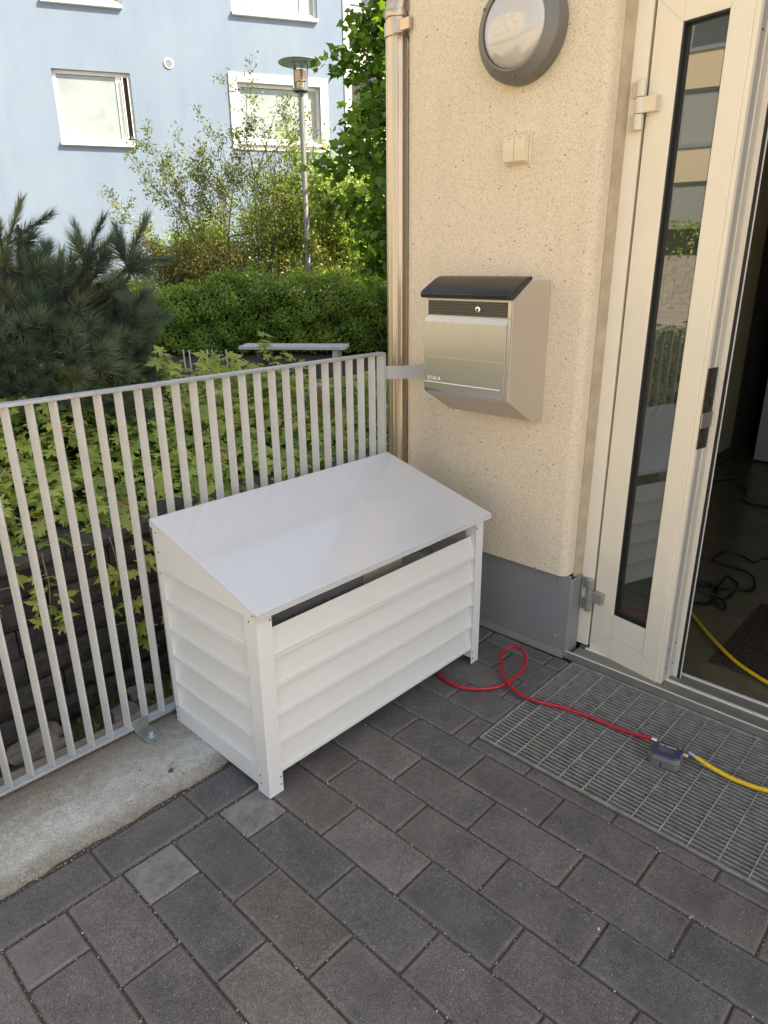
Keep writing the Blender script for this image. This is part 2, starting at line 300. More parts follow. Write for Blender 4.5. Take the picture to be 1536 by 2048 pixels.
MT['dry_stem'] = simple('dry_stem', (0.30, 0.25, 0.18), 0.9)

def leafmat(name, stops, transl=0.35, rough=0.45, spec=0.35):
    t = NT(name); at = t.n('ShaderNodeAttribute', attribute_name='rnd')
    c = t.ramp(at.outputs['Fac'], stops)
    t.base(c); t.set(rough=rough, spec=spec)
    tr = t.n('ShaderNodeBsdfTranslucent'); hs = t.mix(1.0, c, (1.5, 1.6, 0.7), 'MULTIPLY'); t.l(hs, tr.inputs[0])
    mx = t.n('ShaderNodeMixShader'); mx.inputs[0].default_value = transl
    t.l(t.b.outputs[0], mx.inputs[1]); t.l(tr.outputs[0], mx.inputs[2]); t.l(mx.outputs[0], t.out.inputs[0])
    return t.m
MT['bed_leaf'] = leafmat('ground_maple_leaf', [(0, (0.08, 0.13, 0.040)), (0.3, (0.17, 0.25, 0.055)), (0.6, (0.36, 0.42, 0.09)), (0.93, (0.56, 0.58, 0.16)), (0.965, (0.42, 0.18, 0.05)), (1.0, (0.35, 0.13, 0.06))], 0.35)
MT['maple_leaf'] = leafmat('maple_tree_leaf', [(0, (0.06, 0.13, 0.018)), (0.6, (0.13, 0.24, 0.03)), (1.0, (0.26, 0.38, 0.055))], 0.35)
MT['service_leaf'] = leafmat('serviceberry_leaf', [(0, (0.045, 0.065, 0.022)), (0.45, (0.11, 0.14, 0.035)), (0.72, (0.25, 0.29, 0.06)), (0.90, (0.36, 0.30, 0.06)), (1.0, (0.42, 0.20, 0.05))], 0.3)
MT['sap_leaf'] = leafmat('light_shrub_leaf', [(0, (0.10, 0.18, 0.035)), (0.5, (0.24, 0.35, 0.06)), (1.0, (0.42, 0.50, 0.13))], 0.4)
MT['hedge_leaf'] = leafmat('hedge_leaf', [(0, (0.065, 0.13, 0.024)), (0.5, (0.18, 0.30, 0.045)), (0.85, (0.34, 0.44, 0.075)), (0.95, (0.46, 0.50, 0.14)), (1.0, (0.40, 0.38, 0.22))], 0.25)
MT['pink_leaf'] = leafmat('spirea_leaf', [(0, (0.08, 0.10, 0.03)), (0.6, (0.14, 0.14, 0.05)), (0.8, (0.22, 0.11, 0.09)), (1.0, (0.34, 0.17, 0.17))], 0.25)
MT['needle'] = leafmat('pine_needle', [(0, (0.045, 0.080, 0.055)), (0.5, (0.11, 0.155, 0.105)), (0.85, (0.20, 0.245, 0.14)), (1.0, (0.24, 0.21, 0.11))], 0.12, 0.5)
MT['hedge_core'] = simple('hedge_inner_shade', (0.012, 0.018, 0.006), 1.0)  # near-black colour painted as the shade within the foliage
MT['moss_tuft'] = leafmat('moss_tuft', [(0, (0.05, 0.08, 0.015)), (1, (0.13, 0.17, 0.03))], 0.2)
MT['cone'] = simple('red_pine_bud', (0.30, 0.06, 0.03), 0.7)

# ------------------------------------------------------------------ mesh helpers
ORG = {}
def wloc(o): return ORG.get(o.name, Vector((0, 0, 0)))
def props(o, label=None, cat=None, group=None, kind=None):
    if label: o['label'] = label
    if cat: o['category'] = cat
    if group: o['group'] = group
    if kind: o['kind'] = kind
    return o
def thing(name, label, cat, loc, group=None):
    o = bpy.data.objects.new(name, None); C.objects.link(o); o.location = loc
    o.empty_display_size = 0.1; ORG[o.name] = Vector(loc)
    return props(o, label, cat, group)

class MB:
    def __init__(s, xf=None): s.v = []; s.f = []; s.xf = xf; s.tone = []
    def add(s, verts, faces, tone=None):
        k = len(s.v)
        for p in verts:
            p = Vector(p); s.v.append(s.xf @ p if s.xf else p)
            s.tone.append(0.5 if tone is None else tone)
        s.f += [tuple(i+k for i in f) for f in faces]; return s
    def box(s, x0, x1, y0, y1, z0, z1, tone=None):
        v = [(x0, y0, z0), (x1, y0, z0), (x1, y1, z0), (x0, y1, z0), (x0, y0, z1), (x1, y0, z1), (x1, y1, z1), (x0, y1, z1)]
        return s.add(v, [(0, 3, 2, 1), (4, 5, 6, 7), (0, 1, 5, 4), (1, 2, 6, 5), (2, 3, 7, 6), (3, 0, 4, 7)], tone)
    def obox(s, o, a, b, c, tone=None):
        o, a, b, c = map(Vector, (o, a, b, c))
        v = [o, o+a, o+a+b, o+b, o+c, o+a+c, o+a+b+c, o+b+c]
        return s.add(v, [(0, 3, 2, 1), (4, 5, 6, 7), (0, 1, 5, 4), (1, 2, 6, 5), (2, 3, 7, 6), (3, 0, 4, 7)], tone)
    def prism(s, pts, d):                      # closed planar polygon pushed along d
        d = Vector(d); n = len(pts); pts = [Vector(p) for p in pts]
        v = pts + [p+d for p in pts]
        f = [tuple(range(n))[::-1], tuple(range(n, 2*n))] + [(i, (i+1) % n, n+(i+1) % n, n+i) for i in range(n)]
        return s.add(v, f)
    def quad(s, a, b, c, d): return s.add([a, b, c, d], [(0, 1, 2, 3)])
    def strip(s, pts, d):                      # open profile pushed along d
        d = Vector(d); n = len(pts); pts = [Vector(p) for p in pts]
        return s.add(pts + [p+d for p in pts], [(i, i+1, n+i+1, n+i) for i in range(n-1)])
    def tube(s, path, r, seg=10, cap=True):
        P = [Vector(p) for p in path]; rr = r if isinstance(r, (list, tuple)) else [r]*len(P)
        T = []
        for i in range(len(P)):
            T.append((P[min(i+1, len(P)-1)]-P[max(i-1, 0)]).normalized())
        u = T[0].orthogonal().normalized(); vs = []
        for i, p in enumerate(P):
            u = (u - T[i]*u.dot(T[i])).normalized(); w_ = T[i].cross(u)
            for k in range(seg):
                a = 2*math.pi*k/seg; vs.append(p+(u*math.cos(a)+w_*math.sin(a))*rr[i])
        fs = [(i*seg+k, i*seg+(k+1) % seg, (i+1)*seg+(k+1) % seg, (i+1)*seg+k) for i in range(len(P)-1) for k in range(seg)]
        if cap: fs += [tuple(range(seg))[::-1], tuple((len(P)-1)*seg+k for k in range(seg))]
        return s.add(vs, fs)
    def lathe(s, prof, o, axis, seg=40):       # prof: (radius, distance along axis)
        o = Vector(o); ax = Vector(axis).normalized(); u = ax.orthogonal().normalized(); w_ = ax.cross(u); vs = []
        for r, h in prof:
            for k in range(seg):
                a = 2*math.pi*k/seg; vs.append(o+ax*h+(u*math.cos(a)+w_*math.sin(a))*max(r, 1e-5))
        n = len(prof)
        fs = [(i*seg+k, i*seg+(k+1) % seg, (i+1)*seg+(k+1) % seg, (i+1)*seg+k) for i in range(n-1) for k in range(seg)]
        return s.add(vs, fs)
    def build(s, name, mat, parent=None, bevel=0, smooth=None, tone=False, fixn=True, seg=2):
        me = bpy.data.meshes.new(name); off = wloc(parent) if parent else Vector((0, 0, 0))
        me.from_pydata([tuple(p-off) for p in s.v], [], s.f)
        if tone:
            a = me.attributes.new('rnd', 'FLOAT', 'POINT'); a.data.foreach_set('value', s.tone)
        me.materials.append(mat)
        if fixn:
            import bmesh
            bm = bmesh.new(); bm.from_mesh(me); bmesh.ops.recalc_face_normals(bm, faces=bm.faces); bm.to_mesh(me); bm.free()
        if smooth is not None:
            me.shade_smooth(); me.set_sharp_from_angle(angle=R(smooth))
        o = bpy.data.objects.new(name, me); C.objects.link(o)
        if parent: o.parent = parent
        ORG[o.name] = off
        if bevel:
            md = o.modifiers.new('bevel', 'BEVEL'); md.width = bevel; md.segments = seg; md.limit_method = 'ANGLE'; md.angle_limit = R(40)
            md.harden_normals = False
        return o

def arr_mesh(name, verts, faces, mat, parent=None, attrs=None, smooth=False):
    """fast mesh from numpy arrays; faces (m,k)"""
    off = wloc(parent) if parent else Vector((0, 0, 0))
    verts = verts - np.array(off)[None, :]
    me = bpy.data.meshes.new(name); n, (m, k) = len(verts), faces.shape
    me.vertices.add(n); me.vertices.foreach_set('co', verts.astype(np.float32).ravel())
    me.loops.add(m*k); me.loops.foreach_set('vertex_index', faces.astype(np.int32).ravel())
    me.polygons.add(m); me.polygons.foreach_set('loop_start', np.arange(0, m*k, k, dtype=np.int32)); me.polygons.foreach_set('loop_total', np.full(m, k, dtype=np.int32))
    if smooth: me.polygons.foreach_set('use_smooth', np.ones(m, dtype=bool))
    for nm, val in (attrs or {}).items():
        a = me.attributes.new(nm, 'FLOAT', 'POINT'); a.data.foreach_set('value', val.astype(np.float32))
    me.update(calc_edges=True); me.validate()
    me.materials.append(mat)
    o = bpy.data.objects.new(name, me); C.objects.link(o)
    if parent: o.parent = parent
    ORG[o.name] = off
    return o

def norm(a): return a/np.maximum(np.linalg.norm(a, axis=-1, keepdims=True), 1e-9)
def scatter(tv, tf, pos, xa, nz, sc):
    """copies of template (leaf tip along +x, upper side +z)"""
    xa = norm(xa); nz = nz - xa*np.sum(xa*nz, -1, keepdims=True); nz = norm(nz); ya = np.cross(nz, xa)
    N, K = len(pos), len(tv)
    v = pos[:, None, :] + sc[:, None, None]*(tv[None, :, 0:1]*xa[:, None, :] + tv[None, :, 1:2]*ya[:, None, :] + tv[None, :, 2:3]*nz[:, None, :])
    f = tf[None, :, :] + (np.arange(N)*K)[:, None, None]
    return v.reshape(-1, 3), f.reshape(-1, tf.shape[1])
def leaves(name, tpl, pos, xa, nz, sc, tone, mat, parent=None):
    v, f = scatter(tpl[0], tpl[1], pos, xa, nz, sc)
    return arr_mesh(name, v, f, mat, parent, {'rnd': np.repeat(np.clip(tone, 0, 1), len(tpl[0]))})
def rv(n): return norm(rng.normal(size=(n, 3)))

# leaf templates
SIMPLE = (np.array([[0, 0, 0], [0.45, 0.24, 0.05], [1, 0, -0.08], [0.45, -0.24, 0.05]]), np.array([[0, 2, 1], [0, 3, 2]]))
def maple_tpl(sharp=1.0):
    pts = [(0.0, 0.0), (0.06, 0.13), (-0.14, 0.24), (-0.10, 0.42), (0.16, 0.24), (0.24, 0.20), (0.20, 0.52), (0.36, 0.44), (0.54, 0.62), (0.50, 0.36), (0.42, 0.16), (0.60, 0.24), (0.70, 0.17), (0.80, 0.14), (0.86, 0.06), (1.06, 0.0)]
    pts = [(x, y*sharp) for x, y in pts]
    full = pts + [(x, -y) for x, y in pts[-2:0:-1]]
    v = [(x, y, -0.30*abs(y)**1.3-0.10*x*x) for x, y in full]
    v = [(0.26, 0.0, 0.02)] + v; n = len(full)
    return np.array(v), np.array([[0, 1+i, 1+(i+1) % n] for i in range(n)])
MAPLE = maple_tpl()
ROUND_MAPLE = (np.array([(0.4, 0, 0.02), (0, 0, 0), (-0.05, 0.3, -0.08), (0.25, 0.3, -0.08), (0.40, 0.52, -0.16), (0.6, 0.25, -0.1), (1, 0, -0.12), (0.6, -0.25, -0.1), (0.40, -0.52, -0.16), (0.25, -0.3, -0.08), (-0.05, -0.3, -0.08)]),
               np.array([[0, 1+i, 1+(i+1) % 10] for i in range(10)]))
NEEDLE = (np.array([[0, -0.5, 0], [0, 0.5, 0], [1, 0, 0]]), np.array([[0, 1, 2]]))
ICO = (np.array([(0, 0, 1), (0.894, 0, 0.447), (0.276, 0.851, 0.447), (-0.724, 0.526, 0.447), (-0.724, -0.526, 0.447), (0.276, -0.851, 0.447), (0.724, 0.526, -0.447), (-0.276, 0.851, -0.447), (-0.894, 0, -0.447), (-0.276, -0.851, -0.447), (0.724, -0.526, -0.447), (0, 0, -1)]),
       np.array([(0, 1, 2), (0, 2, 3), (0, 3, 4), (0, 4, 5), (0, 5, 1), (1, 6, 2), (2, 7, 3), (3, 8, 4), (4, 9, 5), (5, 10, 1), (6, 7, 2), (7, 8, 3), (8, 9, 4), (9, 10, 5), (10, 6, 1), (11, 7, 6), (11, 8, 7), (11, 9, 8), (11, 10, 9), (11, 6, 10)]))

# ------------------------------------------------------------------ setting: ground
def struct(o): o['kind'] = 'structure'; return o
struct(MB().box(-30, -1.3175, -20, 0.232, -0.2, -0.003).build('bounce_yard', MT['bounce_beige']))  # unseen pale ground, added to throw sunlight onto wall and door
struct(MB().quad((-150, -150, -0.45), (150, -150, -0.45), (150, 150, -0.45), (-150, 150, -0.45)).build('ground', MT['bounce_beige'], fixn=False))

# pavement: every stone is its own bevelled block inside one paving mesh
XK = lambda k: 0.012+0.1475*k
YJ = lambda j: 0.072-0.1427*j
pv, pf, pt, pw, pe = [], [], [], [], []
def paver(x0, x1, y0, y1, tone=None, worn=0.0):
    if x1-x0 < 0.02 or y1-y0 < 0.02: return
    if x1 > 0.657 and y0 < -0.287:
        if y1 > -0.287: paver(x0, x1, -0.283, y1, tone, worn)
        if x0 < 0.655: paver(x0, 0.653, y0, min(y1, -0.287), tone, worn)
        return
    if x1 > 1.280: x1 = 1.280
    if x1-x0 < 0.02: return
    g = 0.0026; x0 += g; x1 -= g; y0 += g; y1 -= g
    zt = random.uniform(-0.0022, 0.0018); i = 0.0045; k = len(pv)
    chp = [random.choice([0, 0, 0, 0, 0, 0, 0.002, 0.006]) for _ in range(4)]; tx, ty = random.uniform(-.0012, .0012), random.uniform(-.0012, .0012)
    def ring(ins, z):
        c = 0.004 if ins > 0.002 else 0.0025
        k1, k2, k3, k4 = [c+(q_ if ins < 0.012 and z > -0.01 else 0) for q_ in chp]
        xa, xb, ya, yb = x0+ins, x1-ins, y0+ins, y1-ins
        return [(xa+k1, ya, z-tx), (xb-k2, ya, z+tx), (xb, ya+k2, z+tx-ty), (xb, yb-k3, z+tx+ty), (xb-k3, yb, z+tx+ty), (xa+k4, yb, z-tx+ty), (xa, yb-k4, z-tx+ty), (xa, ya+k1, z-tx-ty)]
    rings = [ring(0.014, zt), ring(i+0.001, zt), ring(0.0015, zt-0.0030), ring(0, zt-0.0060), ring(0, -0.05)]
    for r_ in rings: pv.extend(r_)
    tone = random.random() if tone is None else tone
    pt.extend([tone]*40); pw.extend([worn]*40); pe.extend([0.0]*8+[0.7]*8+[1.0]*16+[0.0]*8)
    pf.append(tuple(k+q for q in range(8)))
    for r_ in range(4):
        for q in range(8): pf.append((k+r_*8+q, k+(r_+1)*8+q, k+(r_+1)*8+(q+1) % 8, k+r_*8+(q+1) % 8))
for k in range(-9, 9):
    x0, x1 = XK(k), XK(k+1)
    if k % 2: js = [0, 1] + list(range(3, 60, 2))
    else: js = list(range(0, 60, 2))
    for a_, b_ in zip(js[:-1], js[1:]):
        wn = 0.0; tn = None
        if b_-a_ == 1 and k in (-3, -1): wn = 1.0; tn = 0.7
        if b_-a_ == 1 and k == -5: wn = 0.35; tn = 0.88
        if k == -2 and a_ == 2: tn = 0.45
        if k == -3 and a_ == 3: tn = 1.0
        if k == -2 and a_ == 0: tn = 0.05
        paver(x0, x1, YJ(b_), YJ(a_), tn, wn)
x = XK(-9)
while x < 1.28:
    paver(x, min(x+0.287, 1.28), 0.077, 0.214, random.choice([0.0, 0.05, 0.1])); x += 0.2875
me = bpy.data.meshes.new('pavement'); me.from_pydata(pv, [], pf)
for nm, val in (('rnd', pt), ('worn', pw), ('edge', pe)):
    a = me.attributes.new(nm, 'FLOAT', 'POINT'); a.data.foreach_set('value', val)
me.materials.append(MT['paver']); o = bpy.data.objects.new('pavement', me); C.objects.link(o); struct(o)
struct(MB().box(XK(-9), 0.656, -9, 0.236, -0.2, -0.0065).box(0.656, 1.285, -0.286, 0.236, -0.2, -0.0065).build('pavement_bedding', MT['sand']))
# loose grit in the joints and on the stones
P = []
for k in range(-8, 6):
    for _ in range(170):
        P.append((XK(k)+rng.normal()*0.003, rng.uniform(-1.5, 0.07), -0.002))
for j in range(0, 12):
    for k in range(-8, 6):
        if (k % 2 == 0 and j % 2 == 0) or (k % 2 and (j == 0 or j % 2)):
            for _ in range(11): P.append((rng.uniform(XK(k), XK(k+1)), YJ(j)+rng.normal()*0.003, -0.002))
for _ in range(520): P.append((rng.uniform(-1.1, 1.0), 0.2165+rng.normal()*0.0045, 0.0))
for _ in range(260): P.append((rng.uniform(-0.75, 0.6), 0.073+rng.normal()*0.004, -0.001))
for _ in range(190): P.append((rng.uniform(-1.0, 0.6), rng.uniform(-1.5, 0.2), 0.0012))
for _ in range(90): P.append((rng.uniform(-1.1, 0.0), rng.uniform(0.25, 0.6), 0.021))
P = np.array(P); P = P[(P[:, 0] < 0.65) | (P[:, 1] > -0.28)]
n = len(P); s_ = 0.0009+0.0019*rng.random(n)**2.5
s_[P[:, 2] > 0.02] *= 1.5
o = leaves('grit', ICO, P, rv(n), rv(n), s_, rng.random(n)**0.8, MT['gravel']); props(o, 'fine grit and sand grains lying in the paver joints', 'grit', kind='stuff')
for (x, y, s0, tn, lb) in [(0.269, -0.918, 0.0045, 1.0, 'small white pebble in the joint between two dark pavers'), (-0.452, -0.33, 0.006, 0.25, 'dark pebble on the pale grey paver at bottom left'),
                       (-0.535, -0.20, 0.005, 0.2, 'dark round pebble on the purplish paver'), (-0.150, 0.30, 0.007, 0.1, 'dark pebble on the concrete kerb near the fence bracket'), (-0.36, 0.086, 0.006, 0.3, 'grey pebble just in front of the kerb at left')]:
    v_ = ICO[0]*(1+0.25*rng.normal(size=ICO[0].shape))*s0; zz = 0.026 if y > 0.24 else s0*0.7
    t_ = thing('pebble', lb, 'pebble', (x, y, zz), 'loose pebbles')
    o = arr_mesh('stone', v_+np.array([x, y, zz]), ICO[1], MT['gravel'], t_, {'rnd': np.full(12, tn)}, smooth=True)

# concrete kerb strip under the fence, uneven front edge
kb = MB(); nx = 150
xs = np.linspace(-4.2, 1.26, nx)
prof = []
for i, x in enumerate(xs):
    e = 0.232+0.004*math.sin(x*23)+0.003*math.sin(x*71+1)+random.uniform(-.0015, .0015)
    h = 0.020+0.0012*math.sin(x*9)
    prof.append([(x, e, -0.06), (x, e-0.001, 0.002), (x, e+0.008, 0.011), (x, e+0.026, h), (x, 0.40, h+0.003), (x, 0.66, h+0.001), (x, 0.68, -0.30)])
V = [p for r_ in prof for p in r_]; F = [(i*7+k, (i+1)*7+k, (i+1)*7+k+1, i*7+k+1) for i in range(nx-1) for k in range(6)]
o = kb.add(V, F).build('concrete_kerb', MT['kerb'], smooth=50, fixn=False); struct(o)

# moss strip between the kerb and the block wall
def terrain(name, x0, x1, y0, y1, fz, mat, nx=60, ny=24):
    xs, ys = np.linspace(x0, x1, nx), np.linspace(y0, y1, ny); X, Y = np.meshgrid(xs, ys); Z = fz(X, Y)
    V = np.stack([X, Y, Z], -1).reshape(-1, 3); i = np.arange((ny-1)*nx).reshape(ny-1, nx)[:, :-1].ravel()
    return arr_mesh(name, V, np.stack([i, i+1, i+nx+1, i+nx], -1), mat, smooth=True)
mz = lambda X, Y: -0.05-0.25*(Y-0.68)/0.6+0.02*np.sin(X*11)+0.015*np.sin(Y*30+X*5)
struct(terrain('moss_ground', -5, 3.2, 0.67, 1.34, mz, MT['moss'], 160, 30))
for i, (x, y, sx, sy, sz, lb) in enumerate([(-0.33, 0.93, .17, .10, .07, 'flat granite stone in moss at far left behind the fence'), (-0.02, 0.88, .13, .09, .06, 'grey granite stone in moss left of the bracket'),
        (0.13, 1.02, .12, .08, .07, 'brown granite stone at the foot of the block wall'), (0.25, 0.90, .11, .08, .06, 'pinkish granite stone behind the fence bracket'), (0.42, 1.05, .11, .08, .06, 'granite stone in moss beside the white cover'), (-0.25, 1.14, .14, .08, .06, 'long granite stone under the leftmost blocks')]):
    v_, f_ = ICO; me = bpy.data.meshes.new('rock')
    import bmesh
    sx *= 0.62; sy *= 0.62; sz *= 0.5
    bm = bmesh.new(); bmesh.ops.create_icosphere(bm, subdivisions=3, radius=1.0)
    for q in bm.verts:
        from mathutils import noise as mno
        d_ = 1+0.55*mno.noise(q.co*1.3+Vector((i*7, 0, 0)))+0.22*mno.noise(q.co*4+Vector((0, i*5, 0)))
        q.co = Vector((q.co.x*sx*d_, q.co.y*sy*d_, q.co.z*sz*d_))
    bm.to_mesh(me); bm.free(); me.shade_smooth(); me.materials.append(MT['stone'])
    o = bpy.data.objects.new('granite_stone', me); C.objects.link(o); o.location = (x, y, float(mz(x, y))+0.002); o.rotation_euler[2] = i*1.3
    props(o, lb, 'stone', 'granite stones in the moss strip')
n = 9000
px = rng.uniform(-1.6, 1.6, n); py = rng.uniform(0.69, 1.3, n)
keep = (np.sin(px*7+1)+np.sin(py*15+px*3)+rng.normal(size=n)*0.5) > 0.2; px, py = px[keep], py[keep]; n = len(px)
o = leaves('moss', SIMPLE, np.stack([px, py, mz(px, py)+0.004], -1), rv(n)+np.array([0, 0, 0.9]), rv(n), 0.012+0.02*rng.random(n), rng.random(n), MT['moss_tuft'])
props(o, 'patches of green moss between stones behind the fence', 'moss', kind='stuff')

# ------------------------------------------------------------------ block retaining wall
bw = thing('retaining_wall', 'dark split-block retaining wall behind the metal fence', 'wall', (0.8, 1.3, -0.3))
mb = MB()
def rough_block(mb, x0, x1, z0, z1, y, depth=0.16, amp=0.012, nx=7, nz=5):
    tone = random.random(); g = 0.0035; x0 += g; x1 -= g; z0 += g; z1 -= g; vs = []
    for a in range(nz):
        for b in range(nx):
            u_, v_ = b/(nx-1), a/(nz-1); ed = min(u_, 1-u_, v_*0.7, (1-v_)*0.7)
            dy = 0.012-min(0.016, ed*0.14)+random.uniform(-amp, amp)*(0.4 if ed < 0.02 else 1)*0.6
            vs.append((x0+(x1-x0)*u_, y+dy, z0+(z1-z0)*v_))
    k0 = len(vs); vs += [(x0, y+depth, z0), (x1, y+depth, z0), (x1, y+depth, z1), (x0, y+depth, z1)]
    fs = [(a*nx+b, a*nx+b+1, (a+1)*nx+b+1, (a+1)*nx+b) for a in range(nz-1) for b in range(nx-1)]
    top = [(nz-1)*nx+b for b in range(nx)]; fs.append(tuple(top)+(k0+2, k0+3)); bot = list(range(nx)); fs.append(tuple(bot[::-1])+(k0, k0+1))
    l_ = [a*nx for a in range(nz)]; fs.append(tuple(l_)+(k0+3, k0)); r_ = [a*nx+nx-1 for a in range(nz)]; fs.append(tuple(r_[::-1])+(k0+1, k0+2))
    mb.add(vs, fs, tone)
for r_ in range(6):
    z0 = -0.30+0.118*r_; x = -4.0+(r_ % 2)*0.13
    while x < 3.4:
        wd = random.choice([0.20, 0.27, 0.27, 0.34]); rough_block(mb, x, x+wd, z0, z0+0.118, 1.25+0.006*r_); x += wd
mb.build('blocks', MT['block'], bw, tone=True, smooth=20, fixn=True)
mb = MB(); x = -4.0
while x < 3.4:
    rough_block(mb, x, x+0.40, 0.41, 0.47, 1.235+0.012, 0.24, 0.006); x += 0.40
mb.build('coping', MT['block'], bw, tone=True, smooth=20)
MB().box(-4, 3.4, 1.31, 1.40, -0.4, 0.40).build('backfill', MT['soil'], bw)

# planting bed and plaza
def bedz(X, Y):
    h = 0.40 + 0.10*np.sin(X*1.7)*np.cos(Y*2.1) + 0.16*np.clip((Y-1.4)/1.2, 0, 1)
    fall = np.clip((3.4-Y-0.28*np.maximum(X-1.0, 0)*1.3)/0.9, 0, 1)
    side = np.clip((3.35-X)/0.5, 0, 1)
    return (h+0.30)*fall*side-0.30
struct(terrain('planting_bed', -5, 4, 1.42, 4.6, bedz, MT['soil'], 90, 50))
pl = struct(MB().box(-24, 30, 1.41, 34, -0.30, -0.012).build('plaza', MT['plaza']))
# maple ground cover leaves
n = 21000
X = rng.uniform(-2.4, 3.5, n); Y = 1.28+(rng.random(n)**0.85)*2.6
Z0 = bedz(X, Y)
hgt = 0.12+0.30*np.clip((Y-1.3)/1.2, 0, 1)+0.05*np.sin(X*5)*np.sin(Y*6+1)
dense = np.clip(1.0-np.maximum(X-2.2, 0)*0.8, 0.3, 1)*np.clip((0.02+Z0+0.30)/0.35, 0, 1)
keep = (rng.random(n) < dense) & (Z0 > -0.2); X, Y, Z0, hgt = X[keep], Y[keep], Z0[keep], hgt[keep]; n = len(X)
lay = rng.random(n)**0.55
clump = 0.5+0.5*np.sin(X*6.1+2*np.sin(Y*3.3))*np.cos(Y*5.3+X*2)
Z = Z0+hgt*lay+0.06*clump*lay
pos = np.stack([X, Y, Z], -1)
hang = Y < 1.42; pos[hang, 1] = 1.20+0.2*rng.random(hang.sum()); pos[hang, 2] = 0.50+0.10*rng.normal(size=hang.sum())
nz = rv(n)*0.55+np.array([-0.15, -0.25, 1.0]); xa = rv(n)*np.array([1, 1, 0.35])+np.array([0, -0.3, -0.25])
tone = 0.12+0.45*rng.random(n)+0.25*clump*lay+0.10*lay; tone = np.minimum(tone, 0.92); tone[rng.random(n) < 0.018] = 0.98  # lower layers get darker tones, shade put into the leaf colour
o = leaves('maple_ground_cover', MAPLE, pos, xa, nz, 0.036+0.062*rng.random(n)**1.2, tone, MT['bed_leaf'])
props(o, 'dense light green maple leaf ground cover behind the fence', 'ground cover', kind='stuff')
# upright sprays poking above the rail and trailing shoots over the wall
def spray(name, base, direction, length, nl, ls, lb, cat, mat, stem_r=0.0025, droop=0.25, tpl=MAPLE, tone=(0.4, 0.85), grp=None):
    t_ = thing(name, lb, cat, base, grp); d_ = Vector(direction).normalized(); p = Vector(base); path = [p.copy()]
    for i in range(8):
        d_ = (d_+Vector((random.uniform(-.12, .12), random.uniform(-.12, .12), -droop*i/8))).normalized(); p = p+d_*length/8; path.append(p.copy())
    MB().tube(path, [stem_r*(1-0.07*i) for i in range(9)], 5).build('stem', MT['dry_stem'], t_)
    pos, xa = [], []
    for i in range(nl):
        u_ = 0.25+0.75*i/max(1, nl-1); q = u_*8; a = min(int(q), 7); pt_ = path[a].lerp(path[a+1], q-a)
        sd_ = Vector((random.uniform(-1, 1), random.uniform(-1, 1), random.uniform(-.2, .5))).normalized()
        pos.append(pt_+sd_*0.03); xa.append(sd_)
    pos, xa = np.array(pos), np.array(xa)
    leaves('leaf_spray', tpl, pos, xa, rv(len(pos))*0.4+np.array([-.2, -.2, 1]), ls*(0.7+0.5*rng.random(len(pos))), rng.uniform(*tone, len(pos)), mat, t_)
G = 'maple shoots among the ground cover'
for b, d_, L, lb in [((0.92, 1.75, 0.62), (0.2, 0.3, 1), 0.55, 'upright maple shoot right beside the pine, above the rail'), ((1.50, 2.10, 0.60), (-.1, 0.2, 1), 0.45, 'upright maple shoot left of the bench, above the rail'),
                   ((1.85, 2.20, 0.60), (0.1, 0.1, 1), 0.50, 'tallest maple shoot in front of the bench'), ((1.15, 1.95, 0.60), (0.1, -.1, 1), 0.44, 'leafy maple shoot between the pine and the bench'), ((2.15, 2.45, 0.50), (0.1, 0.2, 1), 0.42, 'maple shoot at the right end of the ground cover')]:
    spray('maple_shoot', b, d_, L, 16, 0.085, lb, 'plant', MT['bed_leaf'], grp=G)
for b, d_, L, lb in [((-0.10, 1.22, 0.48), (-0.05, -0.12, -1), 0.34, 'maple shoot trailing down the dark blocks, left one'), ((0.16, 1.21, 0.47), (0.15, -0.12, -1), 0.50, 'long maple shoot trailing down the blocks left of the cover'),
                   ((0.33, 1.20, 0.46), (0.1, -0.1, -1), 0.40, 'maple shoot trailing down the blocks close to the cover')]:
    spray('trailing_shoot', b, d_, L, 13, 0.075, lb, 'plant', MT['bed_leaf'], droop=0.05, tone=(0.55, 0.9), grp='maple shoots trailing over the blocks')
for pts, lb in [([(-0.14, 1.18, 0.80), (-0.20, 1.10, 0.86), (-0.26, 1.08, 0.80), (-0.24, 1.08, 0.72), (-0.18, 1.10, 0.66), (-0.12, 1.12, 0.63)], 'curled dry stem in front of the leaves behind the fence'),
                ([(-0.52, 1.10, 0.46), (-0.38, 1.12, 0.43), (-0.24, 1.13, 0.42), (-0.12, 1.15, 0.42)], 'thin dry stem lying across the blocks at far left')]:
    props(MB().tube(pts, 0.0016, 5).build('dry_stem', MT['dry_stem']), lb, 'stem')
# ------------------------------------------------------------------ metal fence
fn = thing('metal_fence', 'pale galvanised metal fence of upright flat bars on the kerb', 'fence', (-0.3, 0.57, 0.02))
th_ = R(20); dv = Vector((math.sin(th_), -math.cos(th_), 0)); wv = Vector((math.cos(th_), math.sin(th_), 0))
bar_bm = MB()
for i in range(-48, 23):
    bx = -0.283+0.0627*i
    b = MB(); b.obox((bx, 0.583, 0.045), dv*0.029, wv*0.0065, (0, 0, 1.112))
    b.build('bar', MT['fence'], fn, bevel=0.0008, seg=1)
MB().obox((1.0855, 0.585, 0.03), dv*0.031, wv*0.009, (0, 0, 1.127)).build('end_post', MT['fence'], fn, bevel=0.001)
MB().box(-3.3, 1.104, 0.550, 0.588, 1.157, 1.166).build('top_rail', MT['rail'], fn, bevel=0.0012)
MB().box(-3.3, 1.104, 0.554, 0.590, 0.036, 0.045).box(-3.3, 1.104, 0.583, 0.590, 0.022, 0.036).build('bottom_rail', MT['rail'], fn, bevel=0.001)
